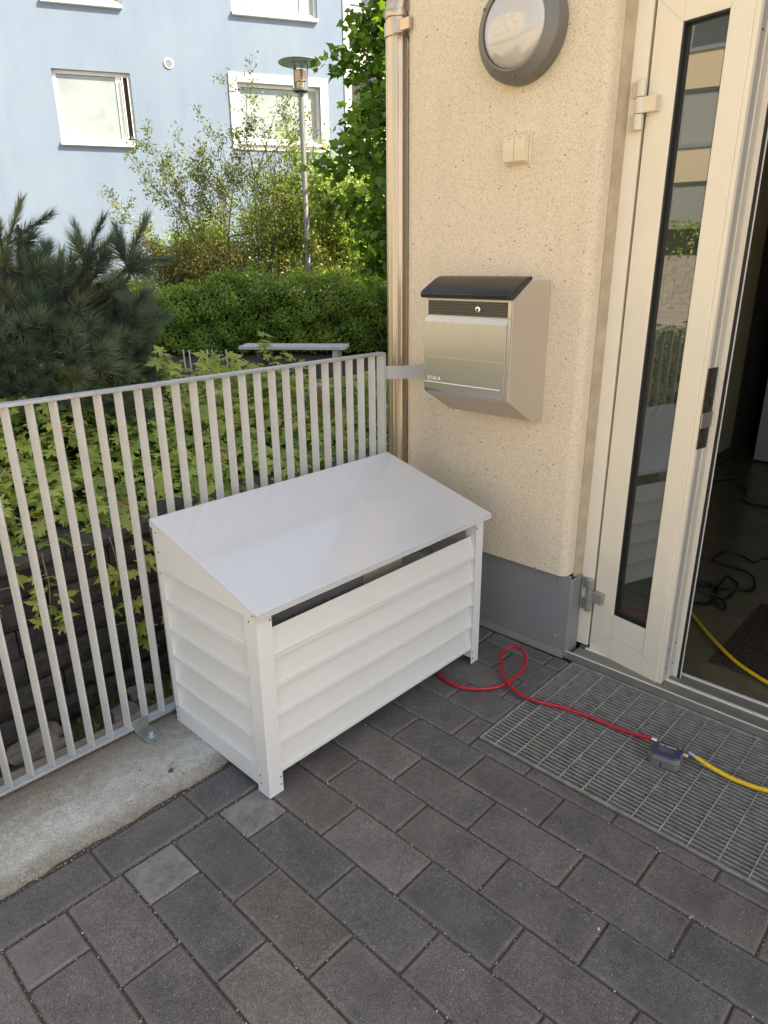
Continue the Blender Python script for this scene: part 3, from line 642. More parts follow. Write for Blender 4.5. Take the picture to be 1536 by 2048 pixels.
MB().prism([(1.102, 0.578, 1.056), (1.275, 0.462, 1.052), (1.275, 0.462, 1.104), (1.102, 0.578, 1.109)], (0.003, 0.005, 0)).build('wall_strap', MT['fence'], fn)
for bxx in (-0.115, -1.4):
    b = MB().box(bxx-0.022, bxx+0.036, 0.470, 0.55, 0.0225, 0.0285).box(bxx-0.022, bxx+0.030, 0.5505, 0.5535, 0.0225, 0.068)
    fo = b.build('foot_bracket', MT['bracket'], fn, bevel=0.003)
    MB().lathe([(0, 0.015), (0.0085, 0.015), (0.0095, 0.013), (0.0095, 0.004), (0.015, 0.003), (0.015, 0.0)], (bxx+0.005, 0.492, 0.029), (0, 0, 1), 6).build('bolt', MT['galv'], fo)

# ------------------------------------------------------------------ heat pump cover
BW, BD = 1.045, 0.515
hc = thing('heat_pump_cover', 'white louvred metal cover box with sloping lid by the fence', 'cover box', (BW/2, BD/2, 0))
ztop = lambda y: 0.628+(0.765-0.628)*y/0.505
lidv = MB(); y0, y1 = -0.022, 0.505; za, zb = ztop(y0), ztop(y1)
lidv.prism([(-0.012, y0, za+0.003), (-0.012, y1, zb+0.003), (-0.012, y1, zb+0.006), (-0.012, y0, za+0.006)], (BW+0.027, 0, 0))
lid = lidv.build('lid', MT['lid'], hc, bevel=0.0012)
MB().box(-0.012, BW+0.015, y0-0.0015, y0+0.0015, za-0.012, za+0.0028).build('front_lip', MT['lid'], lid, bevel=0.0006)
MB().box(-0.012, BW+0.015, y1-0.001, y1+0.002, zb-0.022, zb+0.0025).build('back_lip', MT['lid'], lid)
def post(x0, x1, y0, y1, z0, zfa, zfb, xs, ys):
    m = MB()
    # L-section: face on the front plane and face on the side plane
    m.prism([(x0, ys, z0), (x1, ys, z0), (x1, ys, zfa), (x0, ys, zfa)], (0, 0.002 if ys < 0.2 else -0.002, 0))
    yin0, yin1 = (y0+0.0021, y1) if ys < 0.2 else (y0, y1-0.0021)
    m.prism([(xs, yin0, z0), (xs, yin1, z0), (xs, yin1, zfb), (xs, yin0, zfa)], (0.002 if xs < 0.5 else -0.002, 0, 0))
    return m
post(0, 0.052, 0, 0.055, 0, ztop(0)-0.001, ztop(0.055)-0.001, 0, 0).build('corner_post', MT['box'], hc)
post(BW-0.045, BW, 0, 0.055, 0, ztop(0)-0.001, ztop(0.055)-0.001, BW, 0).build('corner_post', MT['box'], hc)
post(0, 0.03, BD-0.028, BD-0.002, 0.024, ztop(BD-.02)-0.003, ztop(BD-.02)-0.003, 0, BD-0.002).build('corner_post', MT['box'], hc)
post(BW-0.03, BW, BD-0.028, BD-0.002, 0.024, ztop(BD-.02)-0.003, ztop(BD-.02)-0.003, BW, BD-0.002).build('corner_post', MT['box'], hc)
# front louvres: each slat leans out at its lower edge
zs = [0.074, 0.171, 0.268, 0.366, 0.463]
for z in zs:
    m = MB(); top = z+(0.079 if z > 0.46 else 0.103)
    prof = [(0, 0.004, z-0.0105), (0, 0.0028, z), (0, 0.0295, top)]
    pts = [(0.0525, y_, z_) for y_, z_ in ((0.017, z-0.005), (0.0002, z-0.005), (0.0002, z+0.0022), (0.0085, z+0.0040), (0.0250, top), (0.0264, top), (0.0100, z+0.0026), (0.0016, z+0.0008), (0.0016, z-0.0038), (0.017, z-0.0038))]
    m.prism(pts, (BW-0.0455-0.0525, 0, 0)); m.build('front_louvre', MT['box_slat'], hc)
for x_ in (BW-0.0475, 0.0525): MB().box(x_, x_+0.0017, 0.003, 0.046, 0.03, 0.60).build('louvre_channel', MT['box'], hc)
for side, xx, sg in ((0, 0.0, 1), (1, BW, -1)):
    zs2 = [0.088, 0.188, 0.288, 0.388, 0.488]
    for z in zs2:
        pts = [(xx+sg*px_, 0.0575, z+pz_) for px_, pz_ in ((0.017, -0.005), (0.0001, -0.005), (0.0001, 0.0025), (0.0090, 0.0045), (0.0240, 0.104), (0.0254, 0.104), (0.0105, 0.0030), (0.0016, 0.0010), (0.0016, -0.0038), (0.017, -0.0038))]
        MB().prism(pts, (0, BD-0.0290-0.0575, 0)).build('side_louvre', MT['box_slat'], hc)
    xa_, xb_ = (xx-0.002*0, xx+sg*0.0025)
    MB().prism([(xx-sg*0.0018, 0.002, 0.597), (xx-sg*0.0018, BD-0.003, 0.597), (xx-sg*0.0018, BD-0.003, ztop(BD-.003)+0.001), (xx-sg*0.0018, 0.002, ztop(0.002)+0.001)], (sg*0.0016, 0, 0)).build('side_gable', MT['box'], hc)
    MB().box(min(xx, xx+sg*0.002), max(xx, xx+sg*0.002), 0.0555, BD-0.029, 0.024, 0.0855).build('side_skirt', MT['box'], hc)
    MB().box(min(xx+sg*0.002, xx+sg*0.0035), max(xx+sg*0.002, xx+sg*0.0035), 0.0556, 0.0572, 0.024, 0.596).build('side_channel', MT['box'], hc)
    MB().box(min(xx+sg*0.0022, xx+sg*0.045), max(xx+sg*0.0022, xx+sg*0.045), BD-0.0282, BD-0.0265, 0.024, 0.70).build('side_channel', MT['box'], hc)
for p, ax in [((0.045, 0, 0.605), 'y'), ((0.045, 0, 0.585), 'y'), ((0.045, 0, 0.055), 'y'), ((0.045, 0, 0.028), 'y'), ((BW-0.038, 0, 0.600), 'y'), ((BW-0.038, 0, 0.575), 'y'), ((BW-0.038, 0, 0.05), 'y'), ((BW-0.038, 0, 0.025), 'y'),
              ((0, 0.012, 0.610), 'xg'), ((0, 0.034, 0.585), 'x'), ((0, 0.04, 0.065), 'x'), ((0, 0.04, 0.035), 'x'), ((0, 0.494, 0.725), 'xg'), ((0, 0.492, 0.66), 'xg'), ((0, 0.50, 0.585), 'x'), ((0, 0.50, 0.085), 'x'), ((0, 0.50, 0.062), 'x'), ((0, 0.50, 0.04), 'x')]:
    d_ = (0, -1, 0) if ax == 'y' else (-1, 0, 0); off = 0.0018 if ax == 'xg' else 0
    MB().lathe([(0.0032, 0), (0.0032, 0.0012), (0.0022, 0.0020), (0, 0.0020)], Vector(p)+Vector(d_)*off, d_, 10).build('screw', MT['screw'], hc)
# heat pump inside
hp = thing('heat_pump', 'dark finned heat pump unit inside the white cover box', 'heat pump', (0.4, 0.25, 0.0))
MB().box(0.12, 0.685, 0.085, 0.40, 0.10, 0.585).build('casing', MT['unit_case'], hp, bevel=0.004)
m = MB()
for i in range(52): m.box(0.075+0.0075*i, 0.0765+0.0075*i, 0.048, 0.080, 0.12, 0.592)
m.build('fin_coil', MT['fins'], hp)
MB().box(0.07, 0.47, 0.080, 0.0845, 0.11, 0.595).build('coil_back', MT['inner_dark'], hp)
for xx in (0.16, 0.62): MB().box(xx, xx+0.04, 0.07, 0.42, 0.0, 0.0985).build('foot', MT['galv'], hp)
for k in range(3):
    MB().obox((0.70+0.10*k, 0.06, 0.545-0.02*k), (0.035, 0, 0), (0.03, 0.34, 0.02), (0, 0, 0.004)).build('support_strip', MT['galv'], hc)

# ------------------------------------------------------------------ entrance building
WX = 1.27; HB = 8.8  # height tuned to place the edge of the building's shadow
bd = thing('entrance_building', 'building with cream pebble-rendered wall beside the open door', 'building', (WX+5, -5, 0))
def arc(cx, cy, r, a0, a1, n=10): return [(cx+r*math.cos(R(a0+(a1-a0)*i/n)), cy+r*math.sin(R(a0+(a1-a0)*i/n))) for i in range(n+1)]
pr = [(12.9, 0.61)] + arc(WX+0.062, 0.548, 0.062, 90, 180, 12) + arc(WX+0.035, -0.197, 0.035, 180, 270, 8) + [(1.335, -0.2325)]
m = MB().strip([(x, y, 0.357) for x, y in pr], (0, 0, HB-0.357))
m.add([(1.335, 0.595, 0.357)]+[(x, y, 0.357) for x, y in pr[1:]], [tuple(range(len(pr)))])
m.build('wall', MT['render'], bd, smooth=35, fixn=False)
MB().box(WX, 1.5, -1.95, -0.2330, 2.50, HB).box(WX, 1.5, -6.2, -1.9505, 0.0, HB).build('wall', MT['render'], bd)
# grey plinth cladding with its kicked-out foot
m = MB(); ppr = [(1.289, 0.0), (1.289, 0.58), (1.289, 0.60)]
m.box(1.288, 1.30, -0.246, 0.598, 0.030, 0.3565)
m.prism([(1.288, -0.246, 0.030), (1.280, -0.246, 0.001), (1.284, -0.246, 0.001), (1.292, -0.246, 0.030)], (0, 0.844, 0))
m.box(1.2925, 12.9, 0.5985, 0.60, 0.0, 0.3565)
pn = m.build('plinth_panel', MT['plinth'], bd, bevel=0.0015)
m = MB(); m.prism([(1.2895, -0.2465, 0.001), (1.296, -0.256, 0.001), (1.373, -0.256, 0.001), (1.373, -0.247, 0.001)], (0, 0, 0.345)); m.build('plinth_return', MT['plinth'], bd, bevel=0.002)
for p in [(1.288, -0.20, 0.325), (1.288, -0.20, 0.085)]:
    MB().lathe([(0.0085, 0), (0.0085, 0.003), (0.005, 0.005), (0, 0.005)], p, (-1, 0, 0), 12).build('screw', MT['plinth'], pn)
MB().box(1.300, 12.9, -6.15, 0.596, HB-0.12, HB+0.05).box(12.9, 13.0, -6.2, 0.6, 0, HB).box(1.5, 12.9, -6.2, -6.1, 0, HB).build('roof', MT['roof'], bd)  # unseen roof and far walls, added and sized to cast the entrance shade
# room behind the door
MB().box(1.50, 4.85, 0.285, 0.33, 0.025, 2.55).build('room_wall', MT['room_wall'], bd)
MB().box(4.8505, 6.6, 0.285, 0.33, 0.025, 2.55).box(6.6, 6.65, -3, 0.33, 0.025, 2.55).box(1.5, 6.6, -3.05, -3.0, 0.025, 2.55).box(4.87, 4.95, -3.0, 0.05, 0.03, 2.55).build('room_wall', MT['room_shade'], bd)
MB().box(1.50, 6.6, -3, 0.28, 2.551, 2.6).build('ceiling', MT['room_shade'], bd)
MB().box(1.36, 1.50, 0.03, 0.5, 0.04, 2.5).box(1.43, 1.4995, -0.24, 0.0295, 0.04, 2.5).box(1.5005, 1.52, -3, -1.96, 0.03, 2.5).build('room_wall', MT['room_shade'], bd)
MB().box(1.50, 4.85, 0.270, 0.2845, 0.026, 0.10).build('skirting', MT['room_shade'], bd)
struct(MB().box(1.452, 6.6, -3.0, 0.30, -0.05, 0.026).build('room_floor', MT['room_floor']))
idr = thing('inner_door', 'pale inner door leaf standing at the back of the dark room', 'door', (4.83, -0.4, 0.03))
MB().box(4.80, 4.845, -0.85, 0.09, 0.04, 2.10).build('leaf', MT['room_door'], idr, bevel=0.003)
MB().tube([(4.78, 0.03, 1.0), (4.76, 0.03, 1.0), (4.76, -0.10, 1.0)], 0.009, 8).build('handle', MT['hinge_metal'], idr)

# door frame, threshold
df = thing('door_frame', 'cream metal door frame beside the pebble wall', 'door frame', (1.37, -0.29, 0.04))
MB().box(1.374, 1.42, -0.3015, -0.240, 0.042, 2.46).build('jamb', MT['door_paint'], df, bevel=0.002)
MB().box(1.374, 1.42, -1.95, -0.3005, 2.40, 2.46).build('head', MT['door_paint'], df, bevel=0.002)
MB().prism([(1.334, -0.2310, 0.34), (1.334, -0.2360, 0.34), (1.352, -0.2425, 0.34), (1.3735, -0.2520, 0.34), (1.3735, -0.231, 0.34)], (0, 0, 2.1)).build('sealant', MT['sealant'], df, smooth=50)
MB().box(1.374, 1.42, -1.98, -1.952, 0.042, 2.46).build('jamb', MT['door_paint'], df, bevel=0.002)
ts = thing('threshold', 'worn studded aluminium door threshold beside the grating', 'threshold', (1.37, -1.1, 0))
MB().box(1.296, 1.3615, -3, -0.2755, 0.0, 0.030).build('tread', MT['tread'], ts)
MB().box(1.293, 1.2958, -3, -0.252, 0.0, 0.0305).box(1.2960, 1.2985, -3, -0.252, 0.0301, 0.0318).build('nosing', MT['tread'], ts)
MB().box(1.2915, 1.2958, -3, -0.252, 0.0306, 0.0345).build('bright_edge', MT['alu_line'], ts)
MB().box(1.3618, 1.375, -3, -0.300, 0.026, 0.0345).build('raised_rib', MT['alu_line'], ts, bevel=0.001)
MB().box(1.3755, 1.437, -3, -0.27, 0.024, 0.0315).build('sill_plate', MT['tread'], ts)
MB().box(1.4375, 1.4505, -3, -0.27, 0.024, 0.036).build('inner_rib', MT['alu_line'], ts, bevel=0.001)

# door leaf (narrow side leaf standing ajar)
dang = math.atan2(-0.985, -0.174)
DX = Vector((-0.174, -0.985, 0)).normalized(); DN = Vector((-0.985, 0.174, 0)).normalized()   # along the leaf, outward normal
DX = Vector((-0.1737, -0.9848, 0)); DN = Vector((-0.9848, 0.1737, 0))
DO = Vector((1.377, -0.310, 0))
XF = Matrix(((DX.x, DN.x, 0, DO.x), (DX.y, DN.y, 0, DO.y), (0, 0, 1, 0), (0, 0, 0, 1)))
dl = thing('glazed_door', 'narrow cream door leaf with tall glass strip standing ajar', 'door', tuple(DO+Vector((0, 0, 0.03))))
W_, T_ = 0.316, 0.010
gx0, gx1, gz0, gz1 = 0.092, 0.232, 0.222, 2.155
def D(): return MB(XF)
D().box(0.0, gx0, -0.085, 0, 0.028, 2.245).build('stile', MT['door_paint'], dl, bevel=0.0015)
D().box(gx1, 0.3015, -0.020, 0, 0.028, 2.245).build('stile', MT['door_paint'], dl, bevel=0.0015)
D().box(gx0+0.0003, gx1-0.0003, -0.052, 0, 0.028, gz0).build('bottom_rail', MT['door_paint'], dl, bevel=0.0006)
D().box(gx0+0.0003, gx1-0.0003, -0.052, 0, gz1, 2.245).build('top_rail', MT['door_paint'], dl, bevel=0.0006)
# rebated edge profile
D().box(0.3018, 0.3165, -0.019, -0.004, 0.030, 2.245).build('closing_edge', MT['door_paint'], dl, bevel=0.001)
D().box(gx1, 0.3160, -0.0500, -0.0203, 0.034, 2.245).build('closing_edge', MT['door_edge'], dl, bevel=0.0008)
D().box(gx1, 0.3190, -0.0525, -0.0502, 0.034, 2.245).build('edge_ridge', MT['door_paint'], dl)
D().box(gx1, 0.3160, -0.0850, -0.0527, 0.034, 2.245).build('closing_edge', MT['door_edge'], dl, bevel=0.0008)
D().box(gx1, 0.3305, -0.0910, -0.0852, 0.032, 2.245).build('closing_edge', MT['door_paint'], dl, bevel=0.0008)
D().box(gx1, 0.3395, -0.0950, -0.0912, 0.030, 2.245).build('gasket', MT['rubber'], dl)
D().box(gx1, 0.3430, -0.0972, -0.0952, 0.030, 2.245).build('gasket_edge', MT['white_line'], dl)
D().box(gx1+0.01, 0.315, -0.050, -0.001, 0.012, 0.0275).build('bottom_seal', MT['rubber'], dl)
D().box(gx0, gx1, -0.026, -0.022, gz0, gz1).build('glass_pane', MT['door_glass'], dl)
m = D(); m.box(gx0, gx0+0.006, -0.0218, -0.003, gz0, gz1).box(gx1-0.003, gx1, -0.0218, -0.003, gz0, gz1).box(gx0+0.0062, gx1-0.0032, -0.0218, -0.003, gz0, gz0+0.006).box(gx0+0.0062, gx1-0.0032, -0.0218, -0.003, gz1-0.005, gz1)
m.build('glazing_gasket', MT['rubber'], dl)
def line(a, b, wd=0.0009, z0=0.0002):
    a, b = Vector((a[0], z0, a[1])), Vector((b[0], z0, b[1])); d_ = (b-a).normalized(); s = Vector((d_.z, 0, -d_.x))*wd/2
    D().add([a-s, b-s, b+s, a+s, a-s+Vector((0, .0002, 0)), b-s+Vector((0, .0002, 0)), b+s+Vector((0, .0002, 0)), a+s+Vector((0, .0002, 0))], [(0, 1, 2, 3), (4, 5, 6, 7), (0, 1, 5, 4), (2, 3, 7, 6)]).build('joint_line', MT['groove'], dl)
line((gx0, gz0), (gx0, 0.125)); line((gx0, 0.125), (0.002, 0.060)); line((gx0, 0.125), (gx1, 0.118)); line((gx1, 0.118), (gx1, gz0)); line((gx1, 0.118), (0.262, 0.095))
line((gx0, gz1), (0.003, 2.232)); line((gx1, gz1), (0.300, 2.235))
m = D(); m.box(0.3100, 0.3200, -0.0665, -0.0080, 0.922, 1.184); lp = m.build('lock_plate', MT['lock'], dl, bevel=0.001)
D().box(0.3202, 0.3235, -0.0675, -0.006, 0.992, 1.042).build('latch', MT['hinge_metal'], lp, bevel=0.0008)
D().box(0.3201, 0.3206, -0.050, -0.040, 1.062, 1.092).build('latch_slot', MT['rubber'], lp)
for q, zz in ((-0.030, 0.085), (-0.070, 0.095), (-0.030, 0.165), (-0.070, 0.180), (-0.030, 2.09), (-0.070, 2.08)):
    D().lathe([(0.0035, 0), (0.0035, 0.0006), (0, 0.0006)], (0.3161, q, zz), (1, 0, 0), 8).build('screw_hole', MT['rubber'], dl)
# hinges
for zc, mt, lb in ((0.272, MT['hinge_metal'], 'bare metal'), (1.955, MT['hinge_shaded_paint'], 'painted')):
    hx = -0.012; hg = D()
    for k, z0 in enumerate((zc-0.068, zc-0.0222, zc+0.0236)):
        pts = [(hx+0.0155*math.cos(R(a)), 0.0185+0.0155*math.sin(R(a)), z0) for a in (22, 67, 112, 157, 202, 247, 292, 337)]
        hg.prism(pts, (0, 0, 0.0444))
    hg.box(hx-0.034, hx-0.013, 0.004, 0.020, zc-0.068, zc-0.0236).box(hx-0.034, hx-0.013, 0.004, 0.020, zc+0.0236, zc+0.068)
    hg.box(hx+0.0125, 0.046, 0.0005, 0.024, zc-0.0222, zc+0.0222)
    o = hg.build('hinge', mt, dl, bevel=0.0015)
    o['label'] = lb + ' hinge of stacked knuckles'

# ------------------------------------------------------------------ grating
gr = thing('door_grating', 'galvanised steel floor grating in front of the door', 'grating', (0.97, -1.1, 0))
GX0, GX1, GY1, GY0 = 0.660, 1.288, -0.289, -2.3
m = MB(); xx = GX0+0.010
while xx < GX1-0.004:
    m.box(xx-0.0015, xx+0.0015, GY0, GY1-0.004, -0.024, -0.0015+random.uniform(-.0002, .0002)); xx += 0.0169
m.build('bearing_bars', MT['grate'], gr)
m = MB(); yy = -0.3465
while yy > GY0:
    m.obox((GX0+0.003, yy-0.0016, -0.0062), (GX1-GX0-0.006, 0, 0), (0, 0.0032, 0), (0, 0, 0.0055)); yy -= 0.0786
m.build('cross_bars', MT['grate'], gr)
MB().box(GX0, GX0+0.0042, GY0, GY1, -0.028, 0.0005).box(GX1-0.004, GX1, GY0, GY1, -0.028, 0.0005).box(GX0+0.0043, GX1-0.0043, GY1-0.0035, GY1, -0.028, 0.0004).build('frame', MT['grate'], gr, bevel=0.0006)
struct(MB().box(0.657, 1.292, -2.4, -0.287, -0.16, -0.062).build('grating_pit', MT['pit']))
n = 2600
P = np.stack([rng.uniform(0.67, 1.28, n), rng.uniform(-1.6, -0.3, n), np.full(n, -0.060)], -1)
o = leaves('pit_debris', ICO, P, rv(n), rv(n), 0.002+0.004*rng.random(n), rng.random(n)**0.7, MT['gravel']); props(o, 'loose grit lying in the pit under the grating', 'grit', kind='stuff')

# ------------------------------------------------------------------ mailbox
mx = thing('mailbox', 'brushed steel mailbox with black lid on the pebble wall', 'mailbox', (WX, 0.10, 1.2))
XFc = 1.033; YA, YB = -0.083, 0.290
side = [(WX-0.001, 0.955), (1.195, 0.960), (1.040, 1.050), (1.040, 1.384), (1.135, 1.442), (WX-0.001, 1.442)]
MB().prism([(x, YA, z) for x, z in side], (0, YB-YA, 0)).build('housing', MT['side_steel'], mx, bevel=0.0015)
# front door panel
f = MB(); pp = [(1.0395, 1.052), (1.034, 1.056), (1.0305, 1.066), (1.0305, 1.305), (1.0385, 1.326), (1.0395, 1.326)]
f.prism([(x, YA+0.016, z) for x, z in pp], (0, YB-YA-0.020, 0)); fp = f.build('front_panel', MT['steel'], mx, bevel=0.0012)
m = MB(); m.box(1.0385, 1.0398, YA+0.002, YB-0.002, 1.327, 1.386).box(1.034, 1.0398, YA+0.002, YA+0.0155, 1.055, 1.3265); m.build('front_frame', MT['steel'], mx, bevel=0.0008)
MB().box(1.0350, 1.0384, YA+0.004, YA+0.017, 1.328, 1.384).box(1.0350, 1.0384, YB-0.016, YB-0.004, 1.328, 1.384).box(1.0350, 1.0384, YA+0.0172, YB-0.0162, 1.379, 1.384).build('slot_frame', MT['steel'], mx, bevel=0.0008)
m = MB()
for k in range(7): m.box(1.0362-(k % 2)*0.0010, 1.0383, YA+0.018, YB-0.017, 1.3295+0.007*k, 1.3295+0.007*k+0.0064)
m.build('name_strip', MT['name_strip'], mx)
lk = MB().lathe([(0.0105, 0), (0.0105, 0.006), (0.0085, 0.0075), (0.0048, 0.0075), (0.0045, 0.004), (0, 0.004)], (1.0355, 0.052, 1.353), (-1, 0, 0), 24).build('lock', MT['chrome'], mx, smooth=40)
MB().lathe([(0.0044, 0), (0.0044, 0.0005), (0, 0.0005)], (1.0313, 0.052, 1.353), (-1, 0, 0), 16).build('keyhole', MT['rubber'], lk)
MB().box(1.0292, 1.0304, YA+0.030, YB-0.006, 1.0885, 1.0915).build('embossed_ridge', MT['bright'], fp, bevel=0.0005)
MB().box(1.0300, 1.0304, YA+0.030, YB-0.010, 1.1810, 1.1830).build('crease', MT['side_steel'], fp)
# curved black lid
def lidprof():
    top = [(1.016, 1.388), (1.014, 1.402), (1.020, 1.410), (1.060, 1.432), (1.100, 1.452), (1.120, 1.458), (1.136, 1.459)]
    bot = [(1.138, 1.446), (1.104, 1.437), (1.050, 1.405), (1.028, 1.386)]
    return top+bot
MB().prism([(x, YA-0.006, z) for x, z in lidprof()], (0, YB-YA+0.010, 0)).build('lid', MT['black_lid'], mx, bevel=0.002, smooth=30)
tc = bpy.data.curves.new('lettering', 'FONT'); tc.body = 'STALA'; tc.size = 0.019; tc.extrude = 0.0006; tc.space_character = 1.12
to = bpy.data.objects.new('tmp', tc); C.objects.link(to)
bpy.context.view_layer.update(); dg = bpy.context.evaluated_depsgraph_get(); tm = bpy.data.meshes.new_from_object(to.evaluated_get(dg)); bpy.data.objects.remove(to)
TM = Matrix(((0, 0, -1, 1.0302), (-1, 0, 0, 0.268), (0, 1, 0, 1.098), (0, 0, 0, 1))); tm.transform(TM); tm.transform(Matrix.Translation(-wloc(mx)))
tm.materials.clear(); tm.materials.append(MT['bright']); lo = bpy.data.objects.new('lettering', tm); C.objects.link(lo); lo.parent = fp

# ------------------------------------------------------------------ wall lamp, switch, pipe
wl = thing('wall_lamp', 'round grey bulkhead lamp on the pebble wall', 'wall lamp', (WX, 0.075, 2.205))
LC = (WX, 0.075, 2.205)
ring = MB().lathe([(0.150, 0.0), (0.155, 0.004), (0.155, 0.040), (0.150, 0.052), (0.122, 0.074), (0.117, 0.074), (0.115, 0.066)], LC, (-1, 0, 0), 72).build('ring', MT['lamp_ring'], wl, smooth=28)
MB().lathe([(0.1148, 0.066), (0.112, 0.072), (0.100, 0.084), (0.080, 0.094), (0.055, 0.1005), (0.028, 0.104), (0.0, 0.105)], LC, (-1, 0, 0), 72).build('diffuser', MT['diffuser'], wl, smooth=60)
for a in (-90, 30, 150):
    MB().lathe([(0.006, 0), (0.006, 0.003), (0.0035, 0.003), (0.0030, 0.001), (0, 0.001)], (WX-0.064, LC[1]+0.136*math.cos(R(a)), LC[2]+0.136*math.sin(R(a))), (-1, 0, 0), 14).build('screw', MT['lock'], ring)
sw = thing('wall_switch', 'small cream double rocker switch under the round lamp', 'switch', (WX, 0.10, 1.865))
MB().box(WX-0.008, WX+0.002, 0.027, 0.127, 1.814, 1.910).build('back_box', MT['switch'], sw, bevel=0.006)
MB().box(WX-0.026, WX-0.0085, 0.032, 0.122, 1.820, 1.905).build('housing', MT['switch'], sw, bevel=0.004)
for ya in (0.0330, 0.0780): MB().prism([(WX-0.0265, ya, 1.824), (WX-0.032, ya, 1.824), (WX-0.036, ya, 1.864), (WX-0.030, ya, 1.902), (WX-0.0265, ya, 1.902)], (0, 0.0435, 0)).build('rocker', MT['switch'], sw, bevel=0.0015)
MB().box(WX-0.0345, WX-0.0310, 0.052, 0.058, 1.893, 1.8955).box(WX-0.0345, WX-0.0310, 0.097, 0.103, 1.893, 1.8955).build('rocker_mark', MT['groove'], sw)

dp = thing('drainpipe', 'fluted metal drainpipe at the corner of the pebble wall', 'drainpipe', (1.298, 0.662, 0))
m = MB(); seg = 96; pathz = [(1.298, 0.662, z) for z in (0.04, 0.6, 1.2, 1.8, 2.30, 2.37)] + [(1.298+0.16*(1-math.cos(R(a))), 0.662-0.02*(1-math.cos(R(a))), 2.37+0.16*math.sin(R(a))) for a in (8, 16, 24, 32, 40)] + [(1.298+0.20, 0.64, 2.60)]
vs, P_ = [], [Vector(p) for p in pathz]
for i, p in enumerate(P_):
    T = (P_[min(i+1, len(P_)-1)]-P_[max(0, i-1)]).normalized(); u = Vector((1, 0, 0)); u = (u-T*u.dot(T)).normalized(); w_ = T.cross(u)
    for k in range(seg*2):
        a = 2*math.pi*k/(seg*2); rr = 0.0425+0.0011*math.cos(a*13)+0.0004*math.cos(a*26)
        vs.append(p+(u*math.cos(a)+w_*math.sin(a))*rr)
S2 = seg*2
m.add(vs, [(i*S2+k, i*S2+(k+1) % S2, (i+1)*S2+(k+1) % S2, (i+1)*S2+k) for i in range(len(P_)-1) for k in range(S2)])
m.build('pipe', MT['pipe_steel'], dp, smooth=40)
cl = MB().lathe([(0.0455, -0.022), (0.0485, -0.022), (0.0485, 0.022), (0.0455, 0.022)], (1.298, 0.662, 2.322), (0, 0, 1), 48).build('clamp', MT['pipe_steel'], dp, smooth=40)
MB().obox((1.262, 0.602, 2.302), (0.012, 0.0, 0), (-0.016, 0.034, 0), (0, 0, 0.040)).obox((1.248, 0.560, 2.303), (0.02, 0, 0), (0, 0.045, 0), (0, 0, 0.038)).build('clamp_bracket', MT['pipe_steel'], cl, bevel=0.002)
MB().lathe([(0.003, 0), (0.003, 0.002), (0, 0.002)], (1.256, 0.640, 2.325), (-0.85, -0.5, 0), 10).build('clamp_screw', MT['rubber'], cl)
MB().lathe([(0.0455, -0.012), (0.047, -0.010), (0.047, 0.010), (0.0455, 0.012)], (1.298, 0.662, 2.372), (0, 0, 1), 48).build('pipe_collar', MT['pipe_steel'], dp, smooth=40)

# ------------------------------------------------------------------ hoses, gauge, cables
def smooth_path(pts, n=10):
    P = [Vector(p) for p in pts]; P = [P[0]*2-P[1]]+P+[P[-1]*2-P[-2]]; out = []
    for i in range(1, len(P)-2):
        a, b, c_, d_ = P[i-1:i+3]
        for k in range(n):
            t_ = k/n; out.append(0.5*((2*b)+(c_-a)*t_+(2*a-5*b+4*c_-d_)*t_*t_+(3*b-a-3*c_+d_)*t_**3))
    out.append(P[-2]); return out
red = [(0.90, 0.16, 0.012), (0.856, 0.067, 0.010), (0.829, -0.005, .010), (0.838, -0.085, .010), (0.889, -0.152, .011), (0.955, -0.188, .014), (1.050, -0.200, .030), (1.118, -0.174, .045), (1.155, -0.128, .052), (1.150, -0.086, .050), (1.108, -0.076, .040), (1.048, -0.108, .027), (0.978, -0.172, .025), (0.938, -0.257, .018), (0.945, -0.337, .014), (0.985, -0.459, .012), (1.001, -0.637, .013), (1.000, -0.735, .030)]
rh = thing('red_hose', 'thin red hose looping from the white cover onto the grating', 'hose', (0.95, -0.25, 0))
MB().tube(smooth_path(red), 0.0066, 12).build('tube', MT['red_hose'], rh, smooth=60)
MB().tube([(1.000, -0.733, .0305), (0.999, -0.750, .032)], 0.0072, 12).build('end_fitting', MT['chrome'], rh, smooth=40)
yh = thing('yellow_hose', 'yellow hose running from the gauge towards the door', 'hose', (1.03, -1.0, 0))
yl = [(1.012, -0.868, .027), (1.008, -0.91, .020), (1.008, -0.984, .012), (1.030, -1.080, .010), (1.10, -1.22, .010), (1.20, -1.36, .030), (1.32, -1.42, .045), (1.45, -1.36, .045), (1.50, -1.15, .038), (1.56, -0.95, .046), (1.632, -0.803, .046), (1.72, -0.690, .052), (1.845, -0.576, .048), (1.935, -0.500, .048)]
MB().tube(smooth_path(yl), 0.0072, 12).build('tube', MT['yellow_hose'], yh, smooth=60)
MB().tube([(1.013, -0.846, .031), (1.013, -0.856, .0295), (1.012, -0.870, .0265)], 0.0078, 12).tube([(1.930, -0.505, .048), (1.955, -0.482, .046)], 0.0062, 10).build('end_fitting', MT['galv'], yh, smooth=40)
MB().tube([(1.955, -0.482, .046), (1.962, -0.476, .046)], 0.008, 8).build('coupling', MT['brass'], yh, smooth=40)
gd = thing('hose_gauge', 'small blue-topped grey hose gauge lying on the grating', 'gauge', (0.955, -0.79, 0.0))
gm = Matrix.Translation((0.958, -0.795, 0.0)) @ Matrix.Rotation(R(9), 4, 'Z')
def gpoly(w0, l0, z, ch): return [(-w0+ch, -l0, z), (w0-ch, -l0, z), (w0, -l0+ch, z), (w0, l0-ch, z), (w0-ch, l0, z), (-w0+ch, l0, z), (-w0, l0-ch, z), (-w0, -l0+ch, z)]
